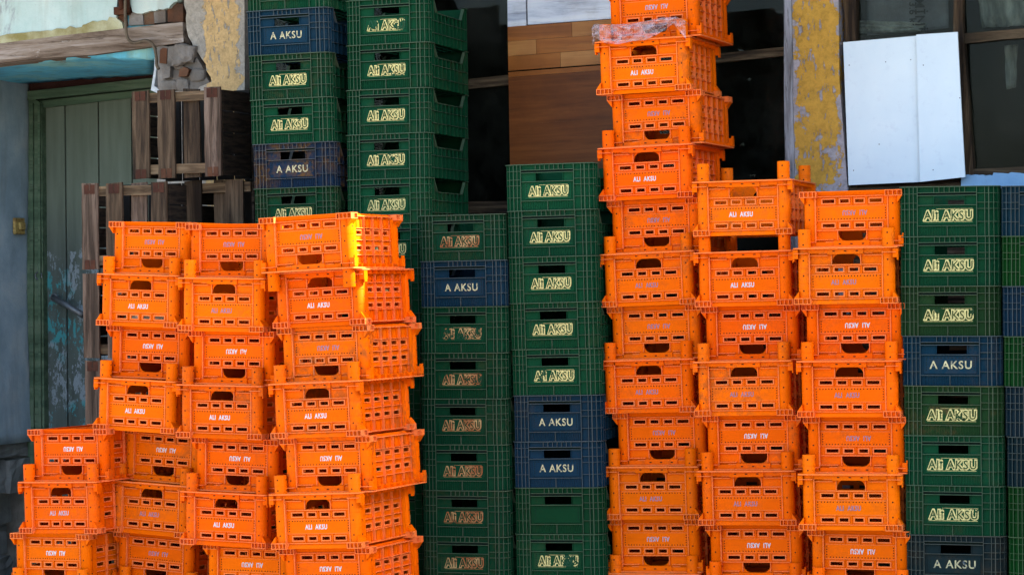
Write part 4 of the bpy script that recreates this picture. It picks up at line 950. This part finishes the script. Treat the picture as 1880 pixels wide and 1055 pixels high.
sheet_thing('plastic_sheet', [(1848, 165), (1866, 160), (1868, 82), (1844, 84)], 0.20, M['sheet'], 'narrow hanging strip of film behind the large right pane', 'plastic sheet', 0.01, 10, 12)

# ------------------------------------------------------------------ wooden crates
def wooden(label, px0, px1, py0, py1, Y, depth, broken=False, psi=24, tin=(0, 1, 3), slats=None):
    """stood on end: tall slats in front on two rails, side and back boards coloured dark for shade"""
    psi = R(psi); a = Vector((0, 0, CZ)) + ray(px0, (py0 + py1) / 2) * Y
    H = (py1 - py0) / F * Y; z0 = CZ + (527.5 - py1) / F * Y - K * (px0 - 940) / F * Y
    W = (px1 - px0) / F * Y / (math.cos(psi) + (px1 - 940) / F * math.sin(psi))
    u = Vector((math.cos(psi), -math.sin(psi), 0)); v = Vector((math.sin(psi), math.cos(psi), 0))
    c = Vector((a.x, Y, z0)) + u * W / 2 + v * depth / 2
    o = empty('wooden_crate', c, (0, R(rn.uniform(-0.5, 0.5)), -psi)); rr = random.Random(label); hy = depth / 2
    slats = slats or [(0.0, 0.19, 0), (0.29, 0.48, 0), (0.55, 0.73, 1), (0.82, 1.0, 0)]
    for i, (s0, s1, rec) in enumerate(slats):
        mb = MB(); x0, x1 = -W / 2 + s0 * W, -W / 2 + s1 * W; y = -hy + (0.028 if rec else 0)
        k = 8
        L_ = [(x0 + rr.uniform(-0.002, 0.002), H * j / k) for j in range(k + 1)]; Rr = [(x1 + rr.uniform(-0.002, 0.002), H * j / k) for j in range(k + 1)]
        L_[0] = (x0, rr.uniform(-0.0, 0.006)); L_[-1] = (x0, H + rr.uniform(-0.008, 0.0)); Rr[0] = (x1, rr.uniform(0, 0.006)); Rr[-1] = (x1, H + rr.uniform(-0.008, 0.0))
        mb.prism([(x, y, z) for x, z in L_] + [(x, y, z) for x, z in Rr[::-1]], (0, 0.012, 0))
        s = link('slat', mb.mesh('slat', [M['slat2'] if rr.random() < 0.35 else M['slat']]), o)
        if not rec and i in tin:
            for zc in (0.025, H - 0.03):
                mb = MB()
                for xo in (-0.016, 0.016):
                    xm = (x0 + x1) / 2 + xo; mb.box(xm - 0.013, xm + 0.013, y - 0.002, y - 0.0004, zc - 0.022, zc + 0.022)
                mb.box((x0 + x1) / 2 - 0.004, (x0 + x1) / 2 + 0.004, y - 0.0015, y - 0.0004, zc - 0.018, zc - 0.006)
                link('tin_strap', mb.mesh('tin_strap', [M['rustplate']]), s)
    for z in (0.022, H - 0.062):
        mb = MB(); mb.box(-W / 2 + 0.01, W / 2 - 0.01, -hy + 0.0125, -hy + 0.0265, z, z + 0.045); link('rail', mb.mesh('rail', [M['slatx']]), o)
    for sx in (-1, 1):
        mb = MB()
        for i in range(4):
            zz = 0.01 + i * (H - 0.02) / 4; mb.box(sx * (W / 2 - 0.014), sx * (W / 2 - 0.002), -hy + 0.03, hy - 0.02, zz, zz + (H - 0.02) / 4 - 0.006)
        link('side_boards', mb.mesh('side_boards', [M['shaded_wood']]), o)
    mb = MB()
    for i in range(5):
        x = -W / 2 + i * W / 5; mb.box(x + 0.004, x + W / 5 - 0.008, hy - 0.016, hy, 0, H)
    link('back_boards', mb.mesh('back_boards', [M['room']]), o)  # room's near-black reused to paint shade into the crate backs
    return tag(o, label, 'crate', 'old wooden crates stacked by the door')
YW = 12.1
wooden('old wooden slatted crate on top, against the ochre pillar', 243, 405, 166, 330, YW, 0.30)
wooden('weathered wooden crate directly under the top wooden crate, door side', 150, 306, 337, 496, YW, 0.30)
wooden('weathered wooden crate beside the back green stack, under the top wooden crate', 340, 462, 331, 496, YW - 0.02, 0.30, tin=(3,), slats=[(0.0, 0.25, 0), (0.40, 0.62, 1), (0.62, 0.88, 0)])
wooden('wooden crate third from the top at the door side, mostly hidden', 153, 306, 500, 658, YW, 0.30, tin=())
wooden('wooden crate fourth from the top at the door side, with pale corner straps', 156, 306, 661, 818, YW, 0.30)
wooden('wooden crate hidden near the bottom behind the low orange stacks', 160, 312, 821, 979, YW, 0.30)
wooden('lowest wooden crate on the ground behind the orange stacks', 162, 314, 982, 1143, YW, 0.30)
wooden('wooden crate hidden behind the second orange stack, upper', 345, 465, 500, 658, YW - 0.02, 0.30)
wooden('wooden crate hidden behind the second orange stack, lower', 348, 468, 661, 818, YW - 0.02, 0.30)
wooden('wooden crate hidden behind the second orange stack, near its base', 350, 470, 821, 979, YW - 0.02, 0.30)
wooden('wooden crate hidden behind the second orange stack, on the ground', 352, 472, 982, 1143, YW - 0.02, 0.30)

# ------------------------------------------------------------------ plastic wrap over the second tower crate
def film():
    Y = 11.05
    top = [(1086, 52), (1092, 44), (1110, 46), (1135, 45), (1160, 44), (1190, 38), (1215, 33), (1240, 31), (1258, 38)]
    bot = [(1088, 82), (1094, 70), (1112, 80), (1135, 82), (1160, 76), (1184, 74), (1210, 62), (1236, 44), (1259, 72)]
    psi = R(20); u = Vector((math.cos(psi), -math.sin(psi), 0)); v = Vector((math.sin(psi), math.cos(psi), 0))
    d0 = ray(1094, 100); L0 = Vector((0, 0, CZ)) + d0 * 11.10
    def pt(px, py, off):
        d = ray(px, py); o = Vector((0, 0, CZ)); s = (L0 + v * off - o).dot(v) / d.dot(v); return o + d * s
    mb = MB(); nx, nz = 60, 12; rows = []; rr = random.Random(5)
    c = pt(1090, 82, 0)
    def ip(P, t):
        f = t * (len(P) - 1); i = min(int(f), len(P) - 2); f -= i; return (P[i][0] + (P[i + 1][0] - P[i][0]) * f, P[i][1] + (P[i + 1][1] - P[i][1]) * f)
    for j in range(nz + 1):
        row = []
        for i in range(nx + 1):
            t, s = i / nx, j / nz; a = ip(top, t); b = ip(bot, t); x, y = a[0] + (b[0] - a[0]) * s, a[1] + (b[1] - a[1]) * s
            fold = 0.010 * math.sin(t * 40 + s * 9) + 0.008 * math.sin(t * 17 - s * 14) + rr.uniform(-0.004, 0.004)
            row.append(mb.bm.verts.new(pt(x, y, -0.006 + fold - 0.012) - c))
        rows.append(row)
    for j in range(nz):
        for i in range(nx): mb.bm.faces.new([rows[j][i], rows[j][i + 1], rows[j + 1][i + 1], rows[j + 1][i]]).smooth = True
    # the wrap folds back over the rim on top
    back = []
    for k in range(1, 5):
        back.append([mb.bm.verts.new(rows[0][i].co + v * (0.05 * k) + Vector((0, 0, -0.012 * k + rr.uniform(-0.006, 0.006)))) for i in range(nx + 1)])
    seq = [rows[0]] + back
    for j in range(4):
        for i in range(nx): mb.bm.faces.new([seq[j][i], seq[j + 1][i], seq[j + 1][i + 1], seq[j][i + 1]]).smooth = True
    g = bmesh.ops.extrude_face_region(mb.bm, geom=mb.bm.faces[:])
    for x in [x for x in g['geom'] if isinstance(x, bmesh.types.BMVert)]: x.co += v * 0.0015
    o = link('plastic_wrap', mb.mesh('plastic_wrap', [M['film']])); o.location = c
    tag(o, 'crumpled pinkish clear plastic wrap draped between the posts near the top of the orange tower', 'plastic wrap')
film()
